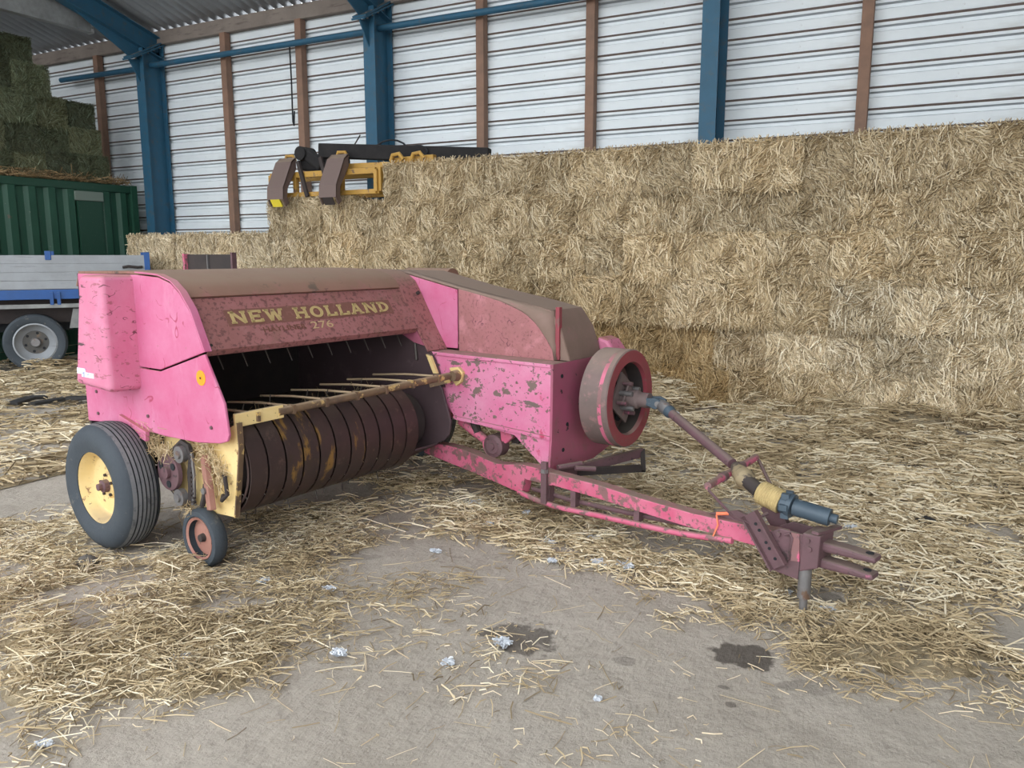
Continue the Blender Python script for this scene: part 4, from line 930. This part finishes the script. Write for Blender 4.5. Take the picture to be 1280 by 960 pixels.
# ------------------------------------------------------------------ loose straw on the floor
def inside(poly, x, y):
    c = np.zeros(x.shape, bool); n = len(poly)
    for i in range(n):
        x0, y0 = poly[i]; x1, y1 = poly[(i + 1) % n]
        c ^= ((y0 > y) != (y1 > y)) & (x < (x1 - x0) * (y - y0) / (y1 - y0 + 1e-12) + x0)
    return c
AREAS = [  # polygon, density 0..1
 ([(-4.3, 2.1), (-3.68, 2.41), (-3.2, 2.54), (-3.0, 2.98), (-2.46, 3.06), (-2.13, 2.73), (-2.14, 2.24), (-2.2, 1.98), (-2.2, 1.62), (-2.2, 1.3), (-2.5, .6), (-4.2, .6)], .62),
 ([(-3.7, 1.89), (-3.2, 2.32), (-2.5, 2.14), (-2.36, 1.7), (-2.46, 1.24), (-3.6, 1.1)], 1.0),
 ([(-14, 6), (-11.4, 6.9), (-9.93, 6.9), (-8.5, 6.2), (-5.6, 4.2), (-4.3, 2.9), (-3.76, 2.4), (-4.2, 2.1), (-7, 1.2), (-12, 3)], .80),
 ([(-3.6, 3.1), (-2.94, 3.6), (-2.55, 3.45), (-2.4, 3.06), (-3.1, 2.9)], .55),
 ([(-2.09, 2.75), (-1.6, 3.01), (-1.37, 2.58), (-1.56, 2.2), (-1.9, 2.05)], .22),
 ([(-3.2, 3.84), (-2.36, 3.67), (-1.76, 3.36), (-1.25, 3.34), (-.77, 3.26), (-.44, 3.30), (-.1, 3.7), (.9, 4.2), (3.0, 4.6), (3.0, 7.8), (-10, 7.8), (-9, 6.8), (-5, 4.6)], .80),
 ([(-1.9, 3.28), (-.5, 3.25), (-.1, 3.5), (.3, 3.62), (.3, 4.4), (-2.0, 4.4), (-2.6, 3.9)], .72),
 ([(-2.6, 4.4), (3, 4.7), (3, 7.8), (-3.4, 7.8), (-2.9, 5.6)], 1.0),
 ([(-.29, 3.23), (-.13, 3.47), (.19, 3.48), (.36, 3.37), (.28, 3.11), (.01, 2.88), (-.22, 2.85)], 1.0),
 ([(-1.59, 2.46), (-1.4, 2.6), (-.94, 2.59), (-.89, 2.38), (-1.18, 2.11)], .25),
 ([(-.67, 2.49), (-.56, 2.55), (-.55, 2.45), (-.63, 2.38)], .3), ([(-.78, 2.17), (-.63, 2.26), (-.62, 2.15), (-.75, 2.08)], .3),
 ([(-.33, 2.37), (.09, 2.64), (.09, 2.46), (-.3, 2.19)], .10)]
def vnoise(x, y, f, seed):
    """smooth value noise"""
    rg = np.random.default_rng(seed); T = rg.random((64, 64)); u, v = x * f, y * f
    i, j = np.floor(u).astype(int), np.floor(v).astype(int); a, b_ = u - i, v - j
    a = a * a * (3 - 2 * a); b_ = b_ * b_ * (3 - 2 * b_)
    g = lambda p, q: T[p % 64, q % 64]
    return (g(i, j) * (1 - a) + g(i + 1, j) * a) * (1 - b_) + (g(i, j + 1) * (1 - a) + g(i + 1, j + 1) * a) * b_
def density(x, y):
    wx = x + .6 * (vnoise(x, y, 2.1, 1) - .5) + .25 * (vnoise(x, y, 7, 2) - .5); wy = y + .6 * (vnoise(x, y, 2.1, 3) - .5) + .25 * (vnoise(x, y, 7, 4) - .5)
    d = np.zeros(x.shape)
    for k_, (ox, oy) in enumerate(((0, 0), (.14, .05), (-.12, .08), (.05, -.15), (-.06, -.1))):
        e = np.zeros(x.shape)
        for poly, v in AREAS: e = np.maximum(e, inside(poly, wx + ox, wy + oy) * v)
        d += e / 5
    for cx, cy, rr in ((-.54, 2.87, .20), (-.62, 2.62, .16), (-1.32, 2.64, .10), (-.30, 3.60, .10)):   # swept bare around the oil stains and the jack
        d *= np.clip((np.hypot(x - cx, (y - cy) * 1.2) / rr - .75) * 4, .03, 1)
    patch = vnoise(x, y, 3.1, 5) * .6 + vnoise(x, y, 9, 6) * .4
    return d * np.clip((patch - .30) * 3.6, .10, 1.0)
def mound(x, y):
    near = np.clip((y - 6.55) / 1.15, 0, 1); m = .20 * near ** 1.6 * np.clip((x + 4.6) / 1.2, 0, 1)
    # heap at the foot of the stack and the small heap by the hitch, and low drifts
    m = m * (.6 + .8 * vnoise(x, y, 1.6, 8))
    m += .05 * np.exp(-(((x - .03) / .30) ** 2 + ((y - 3.18) / .24) ** 2))
    m += .05 * np.exp(-(((x + 2.95) / .6) ** 2 + ((y - 1.8) / .45) ** 2))
    m += .12 * np.exp(-(((x + 10.4) / .9) ** 2 + ((y - 6.1) / .5) ** 2))
    return m + .02 * vnoise(x, y, 4, 9)
def litter(name, x0, x1, y0, y1, per_m2, lmul, wmul, label, cell):
    rg = np.random.default_rng(abs(hash(name)) % 1000 if False else int(abs(x0 * 37 + y0 * 11)))
    # trodden layer under the stalks
    xs = np.arange(x0, x1 + cell / 2, cell); ys = np.arange(y0, y1 + cell / 2, cell); X, Y = np.meshgrid(xs, ys, indexing='ij')
    D = density(X, Y)
    for _ in range(5): D[1:-1, 1:-1] = (D[1:-1, 1:-1] * 2 + D[2:, 1:-1] + D[:-2, 1:-1] + D[1:-1, 2:] + D[1:-1, :-2]) / 6
    Z = mound(X, Y) * np.clip(D * 1.6 - .5, 0, 1) + .035 * (D - .84) + .03 * (vnoise(X, Y, 17, 12) - .5) + .02 * (vnoise(X, Y, 6, 14) - .5)
    Z = np.maximum(Z, -.012)
    keep = Z > -.011
    nx, ny = X.shape; idx = np.arange(nx * ny).reshape(nx, ny)
    q = np.stack([idx[:-1, :-1], idx[1:, :-1], idx[1:, 1:], idx[:-1, 1:]], -1).reshape(-1, 4)
    kq = (keep.ravel()[q]).any(1); q = q[kq]
    used, inv = np.unique(q, return_inverse=True); q = inv.reshape(-1, 4)
    V = np.stack([X.ravel(), Y.ravel(), Z.ravel()], 1)[used]
    n = int((x1 - x0) * (y1 - y0) * per_m2)
    px = rg.uniform(x0, x1, n); py = rg.uniform(y0, y1, n); d = density(px, py)
    k = rg.random(n) < np.clip(d, 0, 1); px, py, d = px[k], py[k], d[k]; n = len(px)
    pz = np.maximum(mound(px, py) * np.clip(d * 1.6, 0, 1) + .022 * (d - .62), 0) + rg.random(n) ** 2 * (.012 + .028 * d) + .003
    an = rg.uniform(0, 2 * PI, n) ; an = an + 1.2 * (vnoise(px, py, 1.5, 21) - .5)
    Dv = np.stack([np.cos(an), np.sin(an), rg.normal(0, .10, n)], 1)
    L = np.clip(rg.gamma(2.3, .030, n), .015, .30) * lmul; Wd = rg.uniform(.0028, .0068, n) * wmul
    pz = pz + np.abs(Dv[:, 2]) * L * .35
    tone = vnoise(px, py, 2.0, 31) * .6 + vnoise(px, py, 6.5, 33) * .4
    sh = np.clip(rg.beta(1.5, 1.3, n) * (.36 + 1.2 * tone) + (.03 if y0 < 3 else .14), 0, 1)
    bend = rg.normal(0, .006, (n, 3)); bend[:, 2] = np.abs(bend[:, 2])
    sv, sf, ss = stalks(np.stack([px, py, pz], 1), Dv, L, Wd, bend, sh)
    me = straw_mesh(name, V, q, sv, sf, ss, [SGROUND, STRAW])
    o = bpy.data.objects.new(name, me); COL.objects.link(o); tag(o, label, 'loose straw', None, 'stuff'); return o
litter('loose_straw', -4.6, -1.9, .7, 3.25, 6800, .85, .85, 'loose golden straw heaped on the floor in front of the baler wheel', .03)
litter('loose_straw', -1.9, .9, 1.5, 3.7, 5600, .85, .85, 'scattered straw on the bare clay around the hitch jack', .03)
litter('loose_straw', -5.2, 3.0, 3.26, 5.0, 3600, 1.1, 1.3, 'trodden straw under the baler and beyond the drawbar', .05)
litter('loose_straw', -5.2, 3.0, 5.0, 7.75, 2500, 1.5, 1.9, 'deep loose straw at the foot of the long stack', .06)
litter('loose_straw', -13.5, -5.2, 1.2, 7.7, 800, 1.7, 2.3, 'trodden straw on the floor in front of the dropside trailer', .09)
# single stalks strewn over the bare clay
def strewn():
    rg = np.random.default_rng(77); n = 900
    px = rg.uniform(-3.2, 1.3, n); py = rg.uniform(1.0, 4.0, n)
    an = rg.uniform(0, 2 * PI, n); L = np.clip(rg.gamma(2.2, .03, n), .015, .2)
    sv, sf, ss = stalks(np.stack([px, py, np.full(n, .003)], 1), np.stack([np.cos(an), np.sin(an), np.zeros(n)], 1), L, rg.uniform(.0018, .004, n), np.concatenate([rg.normal(0, .004, (n, 2)), np.zeros((n, 1))], 1), rg.uniform(.15, .95, n))
    me = straw_mesh('strewn_stalks', np.zeros((0, 3)), np.zeros((0, 4), int), sv, sf, ss, [STRAW, STRAW])
    o = bpy.data.objects.new('strewn_stalks', me); COL.objects.link(o); tag(o, 'single straw stalks strewn over the bare clay floor', 'straw', None, 'stuff')
strewn()

# ------------------------------------------------------------------ small things on the floor
def blob(name, x, y, r, h, mat, seed, z=0., tufted=True):
    from mathutils import noise as N
    b_ = MB(); nu, nv = 14, 6; vs = [(x, y, z + h)]; fs = []
    for j in range(1, nv + 1):
        for i in range(nu):
            t = 2 * PI * i / nu; p = j / nv * PI / 2
            k_ = 1 + .5 * N.noise(Vector((math.cos(t) * 1.5 + seed, math.sin(t) * 1.5, p)))
            vs.append((x + r * math.sin(p) * math.cos(t) * k_, y + r * math.sin(p) * math.sin(t) * k_, z + h * math.cos(p) * (1 + .3 * N.noise(Vector((t * 2, p * 4, seed))))))
    for i in range(nu): fs.append((0, 1 + i, 1 + (i + 1) % nu))
    for j in range(nv - 1):
        for i in range(nu): fs.append((1 + j * nu + i, 1 + (j + 1) * nu + i, 1 + (j + 1) * nu + (i + 1) % nu, 1 + j * nu + (i + 1) % nu))
    fs.append(tuple(1 + (nv - 1) * nu + i for i in range(nu)))
    b_.add(vs, fs, 0, True)
    return b_.build(name, mat, smooth=True)
flf = [(-2.35, 1.83, .03), (-2.31, 2.59, .022), (-1.88, 2.15, .025), (-1.38, 2.52, .032), (-1.49, 2.3, .022), (-2.63, 2.52, .025), (-.30, 3.42, .032), (-.5, 3.51, .03), (-2.15, 3.22, .02), (-1.34, 3.44, .035), (-1.56, 3.36, .02), (-.91, 2.34, .012), (-.31, 4.61, .03), (-2.97, 4.73, .04), (-2.8, 4.36, .04), (-2.05, 7.0, .05), (-1.22, 3.46, .04), (-1.08, 3.5, .035), (-2.09, 3.66, .03), (-2.32, 1.29, .02), (-1.7, 3.6, .03), (-2.35, 3.95, .045), (-2.0, 3.95, .03), (-1.5, 3.75, .035)]
FW = straw_mat('white_fibre', [(0, (.46, .49, .54)), (1, (.76, .78, .82))], False)
for i, (x, y, r) in enumerate(flf):
    z = float(mound(np.array([x]), np.array([y]))[0] * .9) if density(np.array([x]), np.array([y]))[0] > .1 else 0.
    rg = np.random.default_rng(300 + i); n = 90
    t = rg.uniform(0, 2 * PI, n); q = r * np.sqrt(rg.random(n)) * (1 + .3 * np.sin(t * 2 + i))
    P = np.stack([x + q * np.cos(t), y + q * np.sin(t) * .8, z + .004 + rg.random(n) * r * .35], 1)
    D = np.stack([np.cos(t) + rg.normal(0, .6, n), np.sin(t) + rg.normal(0, .6, n), rg.normal(0, .25, n)], 1)
    L = np.minimum(rg.uniform(.5, 1.3, n) * r, (P[:, 2] - z) * 4 + .01)
    sv, sf, ss = stalks(P, D, L, rg.uniform(.004, .010, n), rg.normal(0, .003, (n, 3)), rg.random(n)); sv[:, 2] = np.maximum(sv[:, 2], z)
    o = bpy.data.objects.new('fluff_tuft', straw_mesh('fluff_tuft', np.zeros((0, 3)), np.zeros((0, 4), int), sv, sf, ss, [FW, FW])); COL.objects.link(o)
    tag(o, 'white tuft of feathery fluff lying on the littered floor', 'fluff', 'white fluff tufts on the floor')
def rubber(name, pts, w, lab):
    b_ = MB()
    for p, q in zip(pts[:-1], pts[1:]): b_.bar(p, q, w, .03)
    tag(b_.build(name, DEBRIS, bevel=.004), lab, 'rubber strip', 'black rubber strips on the straw')
rubber('rubber_strip', [(-7.75, 4.55, .05), (-7.70, 4.85, .06), (-7.2, 5.25, .07)], .10, 'long black rubber strip lying on straw behind the gear cover')
rubber('rubber_strip', [(-8.0, 4.5, .04), (-8.05, 4.72, .06), (-8.02, 4.85, .05)], .13, 'short black rubber strip lying on straw near the trailer wheel')
tag(blob('dark_scrap', .06, 4.80, .055, .035, DEBRIS, 9., .03), 'small dark scrap on the straw beyond the hitch', 'scrap')
tag(blob('clod', -3.55, 2.27, .05, .045, M('grey_clod', (.13, .12, .11), .9), 4., .01), 'grey clod of earth on straw in front of the large wheel', 'clod')
bpy.context.view_layer.update()
